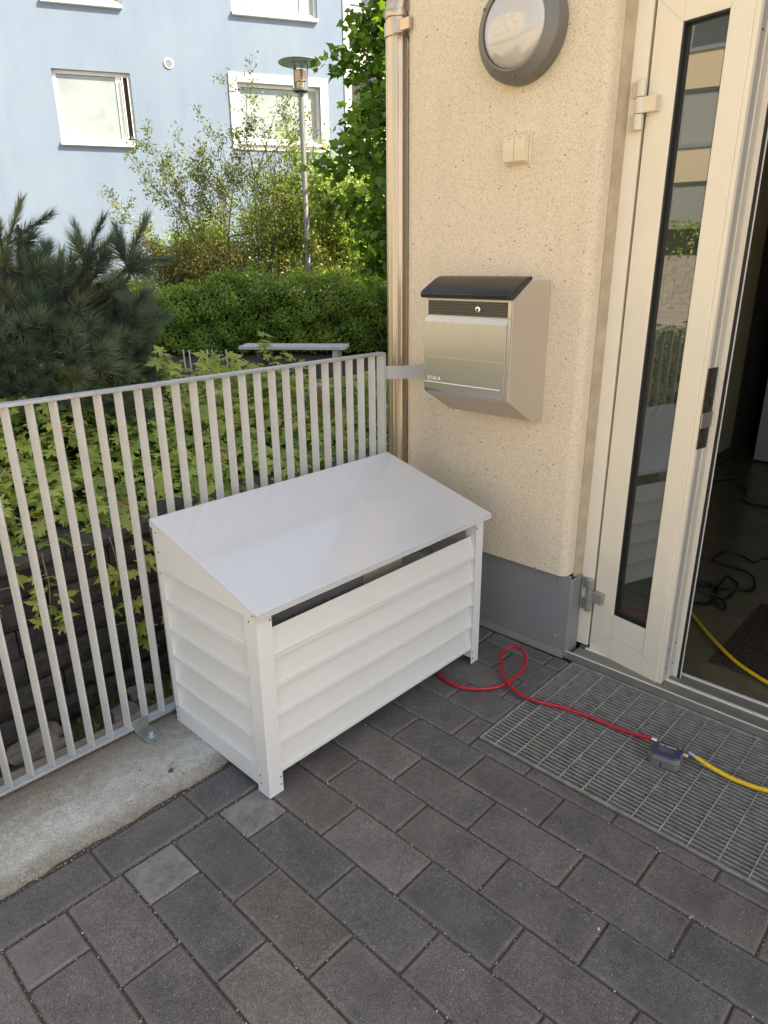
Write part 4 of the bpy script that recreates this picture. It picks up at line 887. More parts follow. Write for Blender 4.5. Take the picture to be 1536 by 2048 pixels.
def loft(rings, m):
    n = len(rings[0]); v = [p for r_ in rings for p in r_]
    f_ = [tuple(range(n))[::-1], tuple((len(rings)-1)*n+i for i in range(n))]+[(i*n+k, i*n+(k+1) % n, (i+1)*n+(k+1) % n, (i+1)*n+k) for i in range(len(rings)-1) for k in range(n)]
    return m.add(v, f_)
loft([gpoly(.036, .044, .001, .012), gpoly(.040, .049, .006, .014), gpoly(.040, .048, .030, .014), gpoly(.037, .045, .040, .014)], MB(gm)).build('body', MT['grey_plastic'], gd, bevel=0.002)
tp = loft([gpoly(.0365, .0445, .0402, .014), gpoly(.033, .041, .0455, .012)], MB(gm)).build('top_cover', MT['blue_plastic'], gd, bevel=0.0015)
loft([gpoly(.014, .024, .0457, .004), gpoly(.014, .024, .0463, .004)], MB(gm)).build('display', MT['screen'], tp)
MB(gm).box(0.018, 0.021, -0.026, 0.006, .0457, .0461).box(0.018, 0.021, 0.010, 0.026, .0457, .0461).build('print_mark', MT['print'], tp)
MB(gm).box(-0.0415, -0.040, 0.004, 0.006, .008, .024).build('side_slit', MT['rubber'], gd)
MB(gm).lathe([(0.006, 0), (0.006, 0.014)], (0.028, -0.046, 0.030), (0, -1, 0), 8).build('brass_nut', MT['brass'], gd)
MB(gm).lathe([(0.008, 0), (0.008, 0.006), (0.006, 0.006), (0.006, 0.014), (0, 0.014)], (0.040, -0.036, 0.028), (1, 0, 0), 8).build('brass_nut', MT['brass'], gd)

zf = 0.032
cab = [[(3.35, -1.10), (3.05, -0.80), (2.78, -0.58), (2.729, -0.529), (2.751, -0.462), (2.727, -0.391), (2.657, -0.358), (2.594, -0.365), (2.564, -0.39), (2.591, -0.447), (2.561, -0.526), (2.484, -0.596), (2.41, -0.626), (2.329, -0.618), (2.29, -0.565), (2.285, -0.506), (2.302, -0.443), (2.271, -0.386), (2.18, -0.33), (2.16, -0.36), (2.226, -0.397), (2.266, -0.441), (2.29, -0.494), (2.41, -0.496), (2.438, -0.518), (2.393, -0.553), (2.313, -0.573), (2.215, -0.57), (2.184, -0.536), (2.151, -0.43), (2.05, -0.36), (2.00, -0.42), (2.018, -0.462), (2.086, -0.52), (2.162, -0.528), (2.12, -0.582), (2.089, -0.597), (2.073, -0.578), (2.112, -0.54), (2.246, -0.499), (2.269, -0.507), (2.197, -0.533)]]
zz = lambda i: zf+0.010*(i % 3)
props(MB().tube(smooth_path([(x, y, zz(i)) for i, (x, y) in enumerate(cab[0])], 6), 0.0058, 8).build('coiled_cable', MT['cable'], smooth=60), 'tangled black cable on the floor just inside the door', 'cable')
cu = [(3.60, 0.262, 0.36), (3.66, 0.24, 0.28), (3.80, 0.20, 0.10), (4.0, 0.14, .034), (4.181, 0.032, zf), (4.045, -0.056, zf), (3.949, -0.128, zf), (3.769, -0.142, zf), (3.695, -0.222, zf), (3.698, -0.323, zf), (3.6, -0.6, zf)]
ec = thing('power_cable', 'black power cable running from the wall socket over the floor', 'cable', (3.8, 0.1, 0.03))
MB().tube(smooth_path(cu, 8), 0.0065, 8).build('cord', MT['cable'], ec, smooth=60)
MB().lathe([(0.012, 0), (0.02, 0.012), (0.02, 0.04), (0.008, 0.06)], (3.60, 0.252, 0.355), (0.1, -0.9, -0.3), 12).build('plug', MT['rubber'], ec, smooth=40)
sk = thing('wall_socket', 'pale wall socket low on the dark room wall', 'socket', (3.62, 0.27, 0.40))
MB().box(3.52, 3.68, 0.268, 0.285, 0.34, 0.43).build('faceplate', MT['room_door'], sk, bevel=0.004)
wc = thing('white_charger_cable', 'thin white cable looping from the wall socket', 'cable', (3.7, 0.22, 0.3))
MB().tube(smooth_path([(3.66, 0.255, 0.40), (3.80, 0.22, 0.405), (3.93, 0.20, 0.32), (3.90, 0.20, 0.23), (3.72, 0.21, 0.15), (3.45, 0.23, 0.10)], 8), 0.0042, 8).build('cord', MT['white_cable'], wc, smooth=60)
MB().lathe([(0.014, 0), (0.018, 0.01), (0.018, 0.035), (0.007, 0.05)], (3.65, 0.267, 0.395), (0.3, -1, 0.1), 12).build('plug', MT['rubber'], wc, smooth=40)
props(MB().box(1.605, 2.255, -1.60, -0.700, 0.027, 0.036).build('door_mat', MT['mat'], bevel=0.002), 'dark brown coir mat on the floor inside the door', 'door mat')
# ------------------------------------------------------------------ blue apartment building
ang = R(-28.67); FU = Vector((math.cos(ang), math.sin(ang), 0)); FN = Vector((math.sin(ang), -math.cos(ang), 0))
FO = Vector((11.651, 14.3954, 0))
FX = Matrix(((FU.x, -FN.x, 0, FO.x), (FU.y, -FN.y, 0, FO.y), (0, 0, 1, 0), (0, 0, 0, 1)))   # local y goes into the building
K = 20/17; zk = lambda z: 1.5+(z-1.5)*K; sk_ = lambda s: s*K
bb = thing('blue_building', 'light blue stuccoed apartment building with white windows', 'building', tuple(FO))
def facade(m, s0, s1, z0, z1, holes, depth=0.16):
    ss = sorted({s0, s1, *[h[0] for h in holes], *[h[1] for h in holes]}); zs_ = sorted({z0, z1, *[h[2] for h in holes], *[h[3] for h in holes]})
    for a, b in zip(ss[:-1], ss[1:]):
        for c_, d_ in zip(zs_[:-1], zs_[1:]):
            mx_, mz_ = (a+b)/2, (c_+d_)/2
            if any(h[0] < mx_ < h[1] and h[2] < mz_ < h[3] for h in holes): continue
            m.quad((a, 0, c_), (b, 0, c_), (b, 0, d_), (a, 0, d_))
    for h in holes:
        a, b, c_, d_ = h[:4]
        m.quad((a, 0, c_), (a, depth, c_), (a, depth, d_), (a, 0, d_)); m.quad((b, 0, c_), (b, 0, d_), (b, depth, d_), (b, depth, c_))
        m.quad((a, 0, d_), (a, depth, d_), (b, depth, d_), (b, 0, d_)); m.quad((a, 0, c_), (b, 0, c_), (b, depth, c_), (a, depth, c_))
rowdz = (6.28-3.84)*K
wA = (sk_(-4.33), sk_(-2.86), zk(3.84), zk(5.185)); wB = (sk_(-0.72), sk_(1.08), zk(3.98), zk(5.16))
up1 = lambda h, dz=rowdz: (h[0], h[1], h[2]+dz, h[3]+dz)
wC = (sk_(-0.72), sk_(1.08), zk(6.36), zk(6.36)+1.5)
wA0 = up1(wA, -rowdz); wB0 = (wB[0], wB[1], wB[2]-rowdz, wB[3]-rowdz); wE = (sk_(1.76), sk_(4.9), 0.9, 12.0)
SL = -13.0
others = [(sk_(-4.33)-5.2, sk_(-2.86)-5.2, z0_, z0_+1.58) for z0_ in (wA[2], wA[2]+rowdz)]
holes = [wA, up1(wA), wB, wC, wB0, wE]+others
m = MB(FX); facade(m, SL, sk_(7), -0.3, 13.0, holes, 0.16)
m.quad((SL, 0, -0.3), (SL, 10, -0.3), (SL, 10, 13), (SL, 0, 13)); m.quad((sk_(7), 0, -0.3), (sk_(7), 0, 13), (sk_(7), 10, 13), (sk_(7), 10, -0.3)); m.quad((SL, 0, 13), (sk_(7), 0, 13), (sk_(7), 10, 13), (SL, 10, 13)); m.quad((SL, 10, -.3), (sk_(7), 10, -.3), (sk_(7), 10, 13), (SL, 10, 13))
m.build('wall', MT['stucco'], bb, fixn=False)
MB(FX).box(SL-0.1, sk_(7)+0.1, -0.1, 10.1, 13.005, 13.2).build('roof', MT['roof'], bb)
def fwindow(h, open_=False, surround=False, blind=0.75, side=0.80):
    a, b, c_, d_ = h[:4]; fw_ = 0.075; xm = a+(b-a)*side
    root = MB(FX).box(a, b, 0.11, 0.158, c_+0.10, c_+0.10+fw_).box(a, b, 0.11, 0.158, d_-fw_, d_).box(a, a+fw_, 0.11, 0.158, c_+0.10+fw_, d_-fw_).box(b-fw_, b, 0.11, 0.158, c_+0.10+fw_, d_-fw_).box(xm, xm+0.12, 0.10, 0.158, c_+0.10+fw_, d_-fw_).build('window', MT['win_white'], bb, bevel=0.004)
    MB(FX).prism([(a, -0.09, c_-0.005), (a, -0.09, c_+0.065), (a, 0.11, c_+0.105), (a, 0.11, c_-0.005)], (b-a, 0, 0)).build('sill', MT['win_white'], root, bevel=0.003)
    MB(FX).box(a+fw_, xm, 0.135, 0.140, c_+0.10+fw_, d_-fw_).build('glass', MT['win_glass'], root)
    if blind: MB(FX).box(a+fw_, xm, 0.125, 0.130, c_+0.17+(d_-c_)*(1-1.0*1), d_-fw_-0.02).build('blind', MT['blind'], root)
    MB(FX).box(xm+0.12, b-fw_, 0.150, 0.156, c_+0.10+fw_, d_-fw_).build('glass', MT['inner_dark'] if open_ else MT['reed_blind'], root)  # when open, a dark sheet painted as the unlit room, not glass
    if open_:
        for q, wd in ((0.17, 0.028), (0.30, 0.022)):
            MB(FX).box(xm+q-0.03, xm+q-0.03+wd, -0.02+q*0.2, 0.02+q*0.2, c_+0.19, d_-fw_-0.02).build('open_casement', MT['win_white'], root, bevel=0.003)
    if surround:
        g = 0.20; m_ = MB(FX).box(a-g, b+g, -0.035, -0.002, d_, d_+g).box(a-g, a, -0.035, -0.002, c_-0.12, d_).box(b, b+g, -0.035, -0.002, c_-0.12, d_).box(a, b, -0.035, -0.002, c_-0.12, c_-0.006)
        m_.build('surround', MT['win_white'], root, bevel=0.004)
    return root
fwindow(wA, True); fwindow(up1(wA)); fwindow(wB, surround=True); fwindow(wC); fwindow(wB0)
for h in others: fwindow(h)
# tall glazed bay at the right
a, b, c_, d_ = wE
m = MB(FX).box(a-0.14, a, -0.03, 0.12, c_, d_)
for k in range(5): m.box(a+k*0.92, a+k*0.92+0.07, 0.05, 0.15, c_, d_)
bay = m.build('window_bay', MT['win_white'], bb, bevel=0.004)
zt_ = [zk(4.14)-2.3, zk(4.14)-1.4, zk(4.14), zk(5.49), zk(6.64), zk(6.64)+1.5, zk(6.64)+2.4]
for z in zt_: MB(FX).box(a, b, 0.03, 0.14, z, z+0.10).build('transom', MT['win_white'], bay, bevel=0.003)
MB(FX).box(a, b, 0.152, 0.158, c_, d_).build('glass', MT['win_glass'], bay)
m = MB(FX)
for i in range(26): m.box(a+0.08+i*0.022, a+0.092+i*0.022, 0.145, 0.1515, zk(5.6), zk(6.62))
for i in range(10): m.box(a+0.10+i*0.03, a+0.12+i*0.03, 0.145, 0.1515, zk(6.80), zk(7.6))
m.build('curtain', MT['curtain'], bay)
vt = MB(FX).lathe([(0.115, 0), (0.115, 0.02), (0.100, 0.03), (0.088, 0.03), (0.085, 0.012), (0, 0.012)], (sk_(-2.075), -0.0, zk(5.405)), (0, -1, 0), 28).build('air_vent', MT['win_white'], bb, smooth=40)
m = MB(FX)
for k in range(-3, 4): m.box(sk_(-2.075)-0.08*math.cos(k*0.33), sk_(-2.075)+0.08*math.cos(k*0.33), -0.026, -0.014, zk(5.405)+k*0.024-0.007, zk(5.405)+k*0.024+0.004)
m.build('grille', MT['grey_frame'], vt)

# ------------------------------------------------------------------ cream building (seen mirrored in the glass and the lamp)
CO = Vector((-18.5, 17.0, 0)); ca = R(58)
CU = Vector((math.cos(ca), math.sin(ca), 0)); CNn = Vector((math.sin(ca), -math.cos(ca), 0))
CX = Matrix(((CU.x, -CNn.x, 0, CO.x), (CU.y, -CNn.y, 0, CO.y), (0, 0, 1, 0), (0, 0, 0, 1)))
cb = thing('cream_building', 'cream rendered apartment building reflected in the door glass', 'building', tuple(CO))
hs = []
for fl in range(4):
    for q in range(-5, 6): hs.append((q*2.35-0.75, q*2.35+0.60, 2.35+fl*2.9, 4.15+fl*2.9))
m = MB(CX); facade(m, -14, 14, -0.3, 13.5, hs, 0.15)
m.quad((-14, 0, -.3), (-14, 10, -.3), (-14, 10, 13.5), (-14, 0, 13.5)); m.quad((14, 0, -.3), (14, 0, 13.5), (14, 10, 13.5), (14, 10, -.3)); m.quad((-14, 0, 13.5), (14, 0, 13.5), (14, 10, 13.5), (-14, 10, 13.5)); m.quad((-14, 10, -.3), (14, 10, -.3), (14, 10, 13.5), (-14, 10, 13.5))
m.build('wall', MT['cream_stucco'], cb, fixn=False)
h = hs[0]; a, b, c_, d_ = h
for i, h in enumerate(hs):
    a, b, c_, d_ = h
    wr = MB(CX).box(a, a+0.08, 0.08, 0.148, c_+0.12, d_-0.08).box(b-0.08, b, 0.08, 0.148, c_+0.12, d_-0.08).box(a, b, 0.08, 0.148, d_-0.08, d_).box(a, b, -0.06, 0.148, c_, c_+0.12).build('window', MT['grey_frame'], cb)
    MB(CX).box(a+0.08, b-0.08, 0.140, 0.147, c_+0.12, d_-0.08).build('glass', MT['reed_blind'] if i % 3 else MT['win_glass'], wr)
bwf = thing('garden_block_wall', 'pale block retaining wall in front of the cream building', 'wall', (-17, 15, 0))
m = MB(CX)
for r_ in range(9):
    x = -13+(r_ % 2)*0.3
    while x < 13:
        m.box(x, x+0.59, -3.0+0.01*r_, -2.7, -0.02+r_*0.19, 0.165+r_*0.19); x += 0.6
m.build('blocks', MT['light_block'], bwf)
hd2 = thing('garden_hedge', 'green hedge on top of the pale block wall', 'hedge', (-17, 15, 1.7))
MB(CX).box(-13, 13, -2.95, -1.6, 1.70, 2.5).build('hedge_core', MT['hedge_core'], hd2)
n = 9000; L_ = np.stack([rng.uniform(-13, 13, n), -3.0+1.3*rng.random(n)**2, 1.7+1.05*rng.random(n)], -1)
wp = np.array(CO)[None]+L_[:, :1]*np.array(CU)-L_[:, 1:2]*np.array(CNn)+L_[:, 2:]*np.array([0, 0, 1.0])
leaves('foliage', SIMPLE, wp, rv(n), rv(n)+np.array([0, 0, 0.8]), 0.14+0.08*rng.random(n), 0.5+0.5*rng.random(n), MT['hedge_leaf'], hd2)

# ------------------------------------------------------------------ hedge
HL, HR = np.array([2.6, 12.9]), np.array([9.4, 5.7]); hd = HR-HL; hlen = np.hypot(*hd); hd = hd/hlen; hn = np.array([-hd[1], hd[0]])
if hn @ np.array([0.73, 0.69]) < 0: hn = -hn            # away from the camera
hg = thing('clipped_hedge', 'long leafy green hedge behind the bench', 'hedge', (6.4, 9.3, 0))
n = 52000
u_ = rng.uniform(0, hlen, n); which = rng.random(n)
topz = 1.24+0.10*np.sin(u_*1.3)+0.07*np.sin(u_*3.7+1)+0.05*np.sin(u_*9)
dep = np.where(which < 0.72, np.abs(rng.normal(size=n))*0.10, rng.uniform(0, 1.2, n))
zz_ = np.where(which < 0.72, 0.05+(topz-0.05)*rng.random(n), topz-np.abs(rng.normal(size=n))*0.06)
bul = 0.14*np.sin(u_*4.1+2*np.sin(zz_*5))*np.sin(zz_*6.5+u_)+0.10*np.sin(u_*11+zz_*9)
dep = dep+bul-0.10*zz_*0+0.22*np.clip(zz_-0.9, 0, 1)
zz_ = zz_+0.05*rng.normal(size=n)*(which >= 0.72)+0.04*np.sin(u_*17)*(which >= 0.72)
pp_ = HL[None]+u_[:, None]*hd+dep[:, None]*hn
pos = np.stack([pp_[:, 0], pp_[:, 1], zz_], -1)
nrm = np.where((which < 0.72)[:, None], np.array([-hn[0], -hn[1], 0.7])[None], np.array([0, 0, 1.0])[None])+rv(n)*0.8
tn = 0.15+0.45*rng.random(n)+0.30*np.clip(zz_-0.55, 0, 0.7)+0.10*np.sin(u_*2.1)  # tone lightens with height, painting the brighter lit top
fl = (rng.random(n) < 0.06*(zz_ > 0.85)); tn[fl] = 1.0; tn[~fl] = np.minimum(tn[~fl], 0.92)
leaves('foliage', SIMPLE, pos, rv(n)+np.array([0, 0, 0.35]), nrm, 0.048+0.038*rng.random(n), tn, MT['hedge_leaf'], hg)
m = MB(); a0 = HL+hn*0.26; m.obox((a0[0], a0[1], -0.01), (hd[0]*hlen, hd[1]*hlen, 0), (hn[0]*0.8, hn[1]*0.8, 0), (0, 0, 1.02)); m.build('shade_core', MT['hedge_core'], hg)  # plain dark box giving the hedge its inner shade, no branches modelled
# soil strip under hedge
a0 = HL-hn*0.45
a0 = HL-hn*3.2
struct(MB().add([(a0[0], a0[1], -0.008), (3.3, 5.4, -0.008), (5.0, 6.1, -0.008), (HR[0]-hn[0]*0.7, HR[1]-hn[1]*0.7, -0.008), (HR[0]+hn[0]*2, HR[1]+hn[1]*2, -0.008), (HL[0]+hn[0]*2, HL[1]+hn[1]*2, -0.008)], [(0, 1, 2, 3, 4, 5)]).build('hedge_soil', MT['soil'], fixn=False))

# ------------------------------------------------------------------ trees
def branch_tree(stems, lvl, seed, twig_leaf):
    """stems: list of (base, dir, length, radius). returns tube meshbuilder and leaf anchor list"""
    rnd = random.Random(seed); mb = MB(); anchors = []
    def go(p, d, L, r, level):
        n_ = 6; path = [p.copy()]; q = p.copy(); dd = d.copy()
        for i in range(n_):
            dd = (dd+Vector((rnd.gauss(0, .10), rnd.gauss(0, .10), rnd.gauss(0.03, .07)))).normalized(); q = q+dd*L/n_; path.append(q.copy())
            if level < lvl and i >= 1:
                for _ in range(1 if level else 2):
                    if rnd.random() < 0.85:
                        s = Vector((rnd.gauss(0, 1), rnd.gauss(0, 1), rnd.gauss(0.25, 0.5))).normalized(); nd = (dd*0.75+s*0.75).normalized()
                        go(q, nd, L*rnd.uniform(0.36, 0.58)*(1-0.06*i), r*0.45*(1-0.08*i), level+1)
            if level >= lvl-1 or i >= 4: anchors.append((q.copy(), dd.copy(), level))
        mb.tube(path, [max(0.0028, r*(1-0.12*i)) for i in range(n_+1)], 5 if level > 1 else 7, cap=False)
    for b, d_, L, r in stems: go(Vector(b), Vector(d_).normalized(), L, r, 0)
    return mb, anchors
def crown(name, tpl, anchors, per, spread, size, tonef, mat, parent, up=0.3, shape=None):
    A = np.array([tuple(a[0]) for a in anchors]); DD = np.array([tuple(a[1]) for a in anchors])
    idx = rng.integers(0, len(A), int(len(A)*per)); pos = A[idx]+rng.normal(size=(len(idx), 3))*spread; dd = DD[idx]
    if shape is not None: k_ = shape(pos); pos, dd = pos[k_], dd[k_]
    n = len(pos)
    return leaves(name, tpl, pos, dd*0.6+rv(n)+np.array([0, 0, -0.2]), rv(n)*0.9+np.array([0, 0, up+0.5]), size*(0.65+0.6*rng.random(n)), tonef(pos, n), mat, parent)

B0 = (7.40, 10.05, 0.0)
st = thing('serviceberry_tree', 'airy multi-stemmed small tree with bronze tinted leaves before the blue wall', 'tree', B0)
rr = Vector((0.686, -0.727, 0)); ff = Vector((0.73, 0.69, 0)); stems = []
for lean, depth_, L, r in [(-0.50, 0.1, 3.9, .030), (-0.30, -0.2, 4.1, .034), (-0.08, 0.15, 4.4, .034), (0.26, -0.1, 5.0, .036), (0.20, 0.2, 4.6, .03), (0.36, 0.0, 4.0, .028), (-0.72, 0.05, 3.3, .022), (0.55, -0.15, 3.2, .02), (-0.2, -.3, 3.4, .02), (0.1, .35, 3.6, .02)]:
    d_ = rr*lean+ff*depth_+Vector((0, 0, 1.0)); stems.append((Vector(B0)+rr*lean*0.25+ff*depth_*0.4, d_, L*0.74, r*0.85))
mb, an = branch_tree(stems, 3, 11, 1); mb.build('branches', MT['bark'], st, fixn=False)
an = [a for a in an if a[0].z > 1.3]
bz = lambda P, n: np.clip(0.20+0.40*rng.random(n)+0.38*np.clip((3.0-P[:, 2])/1.6, 0, 1)*(0.4+0.6*np.sin(P[:, 0]*5+P[:, 2]*3)**2)+0.15*(rng.random(n) < 0.12), 0, 1)
crown('leaves', SIMPLE, an, 3.2, 0.06, 0.062, bz, MT['service_leaf'], st, shape=lambda P: rng.random(len(P)) < 0.58+0.25*np.sin(P[:, 2]*4+P[:, 0]*5))

T0 = (7.56, 6.10, 0.0)
mt_ = thing('maple_tree', 'full dark green maple tree beside the drainpipe', 'tree', T0)
mb, an = branch_tree([(T0, (0, 0, 1), 5.6, .085)], 0, 3, 1)
import itertools
anch = []
rn = random.Random(5)
for i in range(70):
    z = 1.35+4.9*i/70; a = i*2.399; env = 1.20*math.sin(min(1, (z-0.9)/1.5)*math.pi/2)*(1-max(0, z-3.2)/4.2)
    L = env*rn.uniform(0.7, 1.12); d_ = Vector((math.cos(a), math.sin(a), rn.uniform(0.05, 0.4))); p = Vector(T0)+Vector((0, 0, z)); path = [p.copy()]; dd = d_.normalized()
    for k in range(6):
        dd = (dd+Vector((rn.gauss(0, .12), rn.gauss(0, .12), rn.gauss(-0.03, .08)))).normalized(); p = p+dd*L/6; path.append(p.copy())
        if k >= 1: anch += [(p.copy(), dd.copy(), 1)]*(1+k//2)
    mb.tube(path, [0.022*(1-0.13*k) for k in range(7)], 5, cap=False)
mb.build('trunk', MT['bark'], mt_, fixn=False)
crown('crown', ROUND_MAPLE, anch, 10.5, 0.12, 0.13, lambda P, n: np.clip(0.1+0.7*rng.random(n)+0.25*np.sin(P[:, 2]*4+P[:, 0]*5), 0, 1), MT['maple_leaf'], mt_, up=0.5)

for (bx, by, H_, wd, lb) in [(9.0, 10.9, 2.7, 0.85, 'bright yellow green shrub behind the bronze tree'), (9.35, 9.75, 2.9, 0.75, 'tall light green shrub behind the lamp post'), (9.9, 8.9, 2.6, 0.7, 'light green shrub left of the maple tree'), (8.0, 12.3, 2.1, 0.9, 'pale green shrub low behind the bronze tree')]:
    t_ = thing('garden_shrub', lb, 'shrub', (bx, by, 0), 'sunlit shrubs before the blue wall'); stems = []
    for i in range(9):
        a = i*0.7+bx; stems.append(((bx+0.1*math.cos(a), by+0.1*math.sin(a), 0), (0.30*wd*math.cos(a), 0.30*wd*math.sin(a), 1), H_*random.uniform(0.72, 1.0), 0.014))
    mb, an = branch_tree(stems, 2, int(bx*10), 1); mb.build('stems', MT['bark'], t_, fixn=False)
    crown('foliage', SIMPLE, [a for a in an if a[0].z > 0.5], 6, 0.10, 0.080, lambda P, n: 0.25+0.75*rng.random(n), MT['sap_leaf'], t_)
t_ = thing('spirea_shrub', 'low reddish flowering shrub behind the hedge', 'shrub', (6.7, 10.9, 0))
mb, an = branch_tree([((6.7+0.3*math.cos(i), 10.9+0.3*math.sin(i), 0), (0.4*math.cos(i), 0.4*math.sin(i), 1), 1.45, 0.012) for i in range(9)], 2, 21, 1); mb.build('stems', MT['bark'], t_, fixn=False)
crown('foliage', SIMPLE, an, 10, 0.08, 0.055, lambda P, n: rng.random(n), MT['pink_leaf'], t_)

# ------------------------------------------------------------------ pine
PB = (0.62, 2.72, 0.45)
pn_ = thing('pine_tree', 'dark bushy pine with long needles behind the left of the fence', 'tree', PB)
mb = MB(); tuf = []    # (shoot base, direction, shoot length)
rn = random.Random(9); RT = Vector((0.686, -0.727, 0)); AW = Vector((0.73, 0.69, 0)); PV = Vector(PB)
mb.tube([PV, PV+Vector((0.03, 0, 0.5)), PV+Vector((0, 0.03, 0.6)), PV+Vector((0, 0.03, 0.8))], [0.05, 0.042, 0.03, 0.01], 9, cap=False)
cen = PV+Vector((0, 0, 0.53))-RT*0.17
for i in range(720):
    a = i*2.399; cz = 1-2*(i+0.5)/720; rad = rn.uniform(0.45, 1.0)**0.5
    d_ = Vector((math.cos(a)*math.sqrt(1-cz*cz), math.sin(a)*math.sqrt(1-cz*cz), cz))
    lump = 1+0.13*math.sin(a*3+cz*4)
    p = cen+Vector((d_.x*0.76, d_.y*0.70, d_.z*0.54))*rad*lump
    if p.z < 0.45: continue
    dd = (d_+Vector((0, 0, 0.35))+Vector((rn.gauss(0, .25), rn.gauss(0, .25), rn.gauss(0, .2)))).normalized()
    q0 = cen+(p-cen)*0.3; mid = (q0+p)/2+Vector((0, 0, -0.04))
    if i % 8 == 0: mb.tube([q0, mid, p, p+dd*0.05], [0.006, 0.005, 0.0035, 0.002], 5, cap=False)
    tuf.append((p, dd, rn.uniform(0.05, 0.10)))
for b_, t_ in [((.42, 2.56, 1.54), (.51, 2.45, 1.80)), ((.49, 2.48, 1.65), (.60, 2.36, 1.74)), ((.51, 2.46, 1.50), (.58, 2.38, 1.59)), ((.70, 2.25, 1.53), (.78, 2.17, 1.72)), ((.70, 2.26, 1.58), (.69, 2.27, 1.66)),
               ((.85, 2.10, 1.53), (.93, 2.01, 1.72)), ((.84, 2.10, 1.57), (.83, 2.12, 1.66)), ((.85, 2.10, 1.53), (.98, 1.96, 1.53)), ((.74, 2.21, 1.56), (.80, 2.15, 1.63)), ((.42, 2.55, 1.65), (.41, 2.56, 1.81)),
               ((.49, 2.48, 1.70), (.49, 2.47, 1.57)), ((.36, 2.62, 1.50), (.33, 2.66, 1.72)), ((.60, 2.36, 1.45), (.62, 2.34, 1.56)), ((.78, 2.18, 1.42), (.86, 2.09, 1.50)), ((.55, 2.42, 1.42), (.50, 2.46, 1.55))]:
    p, q = Vector(b_), Vector(t_); d_ = (q-p).normalized(); L = max(0.11, (q-p).length)
    mb.tube([cen+(p-cen)*0.5-Vector((0, 0, .06)), p-Vector((0, 0, 0.08)), p, p+d_*L*0.9], [0.009, 0.008, 0.007, 0.003], 6, cap=False); tuf.append((p, d_, L)); tuf.append((p-Vector((0, 0, 0.05)), (d_+AW*-.3).normalized(), .08))
mb.build('trunk', MT['pine_bark'], pn_, fixn=False)
pos, xa, sc, tn = [], [], [], []
for p, d_, L in tuf:
    nn = int(120+900*L); dv_ = np.array(d_); tt = rng.random(nn); base = np.array(p)[None]+tt[:, None]*dv_*L
    side_ = rv(nn); side_ -= dv_*(side_@dv_)[:, None]; side_ = norm(side_)
    an_ = (0.30+1.0*(1-tt)*rng.uniform(.5, 1.3, nn)) if L < 0.105 else (0.28+0.5*(1-tt)*rng.uniform(.6, 1.2, nn))
    xa.append(dv_[None]*np.cos(an_)[:, None]+side_*np.sin(an_)[:, None]+rv(nn)*0.05); pos.append(base); sc.append((0.088 if L < 0.105 else 0.058)+0.028*rng.random(nn))
    tb = rng.random()**1.5*0.75; tn.append(np.clip(tb+0.35*rng.random(nn), 0, 1))
pos, xa, sc, tn = map(np.concatenate, (pos, xa, sc, tn)); n = len(pos)
tv = NEEDLE[0]*np.array([1, 0.045, 1])
leaves('needles', (tv, NEEDLE[1]), pos, xa, rv(n), sc, tn, MT['needle'], pn_)
m = MB()
for p, d_, L in [tuf[i] for i in range(3, len(tuf), 29)]: m.lathe([(0.004, 0), (0.010, 0.01), (0.008, 0.03), (0.0, 0.045)], Vector(p)+Vector(d_)*L*0.5, d_, 8)
m.build('buds', MT['cone'], pn_, smooth=60)
print('needles', n, 'tufts', len(tuf))

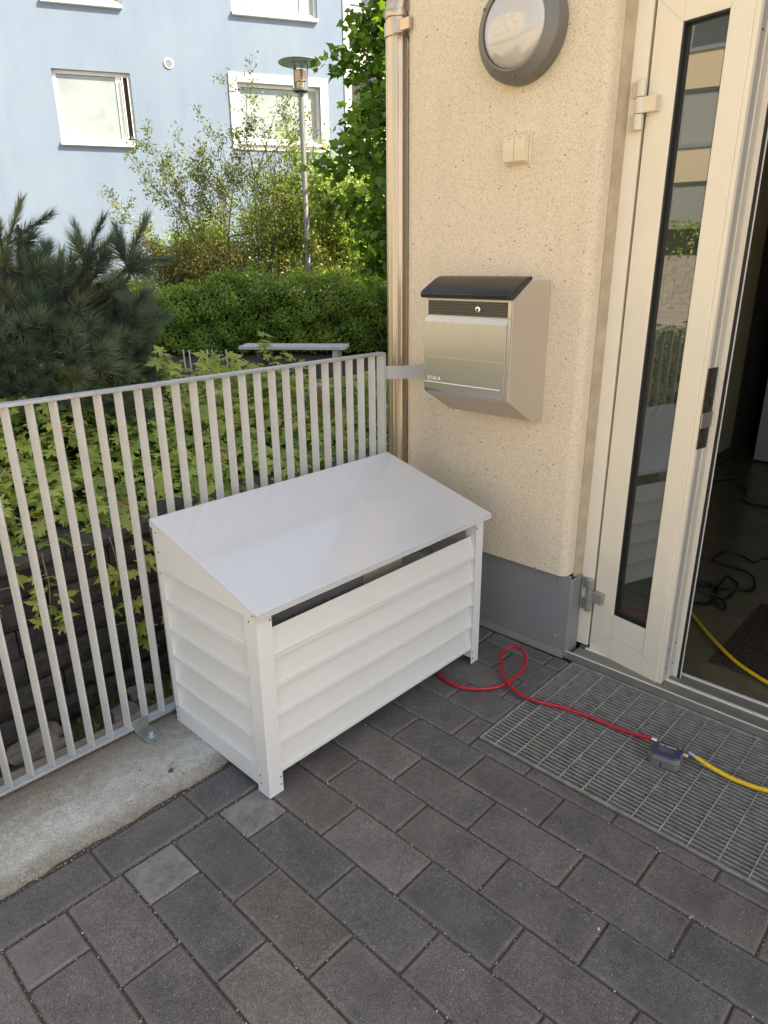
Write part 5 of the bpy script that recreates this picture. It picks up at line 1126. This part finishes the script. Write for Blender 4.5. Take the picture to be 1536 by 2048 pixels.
# ------------------------------------------------------------------ street lamp, bench, stakes
LP = Vector((7.71, 8.67, 0))
sl = thing('street_lamp', 'slim grey park lamp post with flat disc shade', 'street lamp', tuple(LP))
MB().tube([LP, LP+Vector((0, 0, 1.2)), LP+Vector((0, 0, 1.22)), LP+Vector((0, 0, 4.22))], [0.062, 0.062, 0.048, 0.046], 18).build('post', MT['post_steel'], sl, smooth=40)
MB().lathe([(0.10, 0), (0.135, 0.01), (0.135, 0.045), (0.06, 0.05)], LP+Vector((0, 0, 4.22)), (0, 0, 1), 28).build('base_ring', MT['post_steel'], sl, smooth=40)
MB().lathe([(0.125, 0), (0.125, 0.36)], LP+Vector((0, 0, 4.265)), (0, 0, 1), 28).build('glass_cylinder', MT['clear'], sl, smooth=40)
for k in range(6):
    a = k*math.pi/3; MB().tube([LP+Vector((0.132*math.cos(a), 0.132*math.sin(a), 4.24)), LP+Vector((0.132*math.cos(a), 0.132*math.sin(a), 4.63))], 0.006, 6).build('cage_rod', MT['post_steel'], sl)
MB().lathe([(0.03, 0), (0.03, 0.09), (0.075, 0.10), (0.075, 0.25), (0.03, 0.27)], LP+Vector((0, 0, 4.27)), (0, 0, 1), 20).build('reflector', MT['copper'], sl, smooth=40)
MB().lathe([(0.0, 0.0), (0.15, 0.0), (0.345, -0.012), (0.355, -0.002), (0.345, 0.012), (0.16, 0.055), (0, 0.065)], LP+Vector((0, 0, 4.645)), (0, 0, 1), 48).build('disc_shade', MT['lamp_green'], sl, smooth=35)

bn = thing('park_bench', 'low backless bench with pale grey boards by the hedge', 'bench', (5.3, 6.4, 0))
p00, p01, p10 = Vector((4.674, 6.678, 0.415)), Vector((5.153, 7.441, 0.415)), Vector((5.555, 5.498, 0.415))
ua = (p10-p00); vb = (p01-p00); vb = vb.normalized()*0.42; un = ua.normalized(); vb = (vb-un*vb.dot(un)).normalized()*0.40
for k in range(3): MB().obox(p00+vb*(k*0.335), ua, vb*0.32, (0, 0, 0.045)).build('seat_board', MT['bench_board'], bn, bevel=0.006)
for q, mt__ in ((0.16, MT['dark_leg']), (0.88, MT['bench_leg'])):
    MB().obox(p00+ua*q+vb*0.1-Vector((0, 0, 0.41)), un*0.07, vb*0.12, (0, 0, 0.405)).obox(p00+ua*q+vb*0.78-Vector((0, 0, 0.41)), un*0.07, vb*0.12, (0, 0, 0.405)).build('leg', mt__, bn, bevel=0.004)
for i, (x, y) in enumerate([(4.19, 8.46), (4.38, 8.26), (4.62, 8.0), (4.68, 7.95), (4.85, 7.77), (4.92, 7.70), (5.06, 7.54)]):
    props(MB().tube([(x, y, -0.01), (x+0.02*math.sin(i*2), y, 0.32)], 0.012, 6).build('garden_stake', MT['stake']), ['leftmost', 'second', 'third', 'fourth', 'fifth', 'sixth', 'rightmost'][i]+' of the thin pale stakes left of the bench', 'stake', 'thin stakes along the hedge')
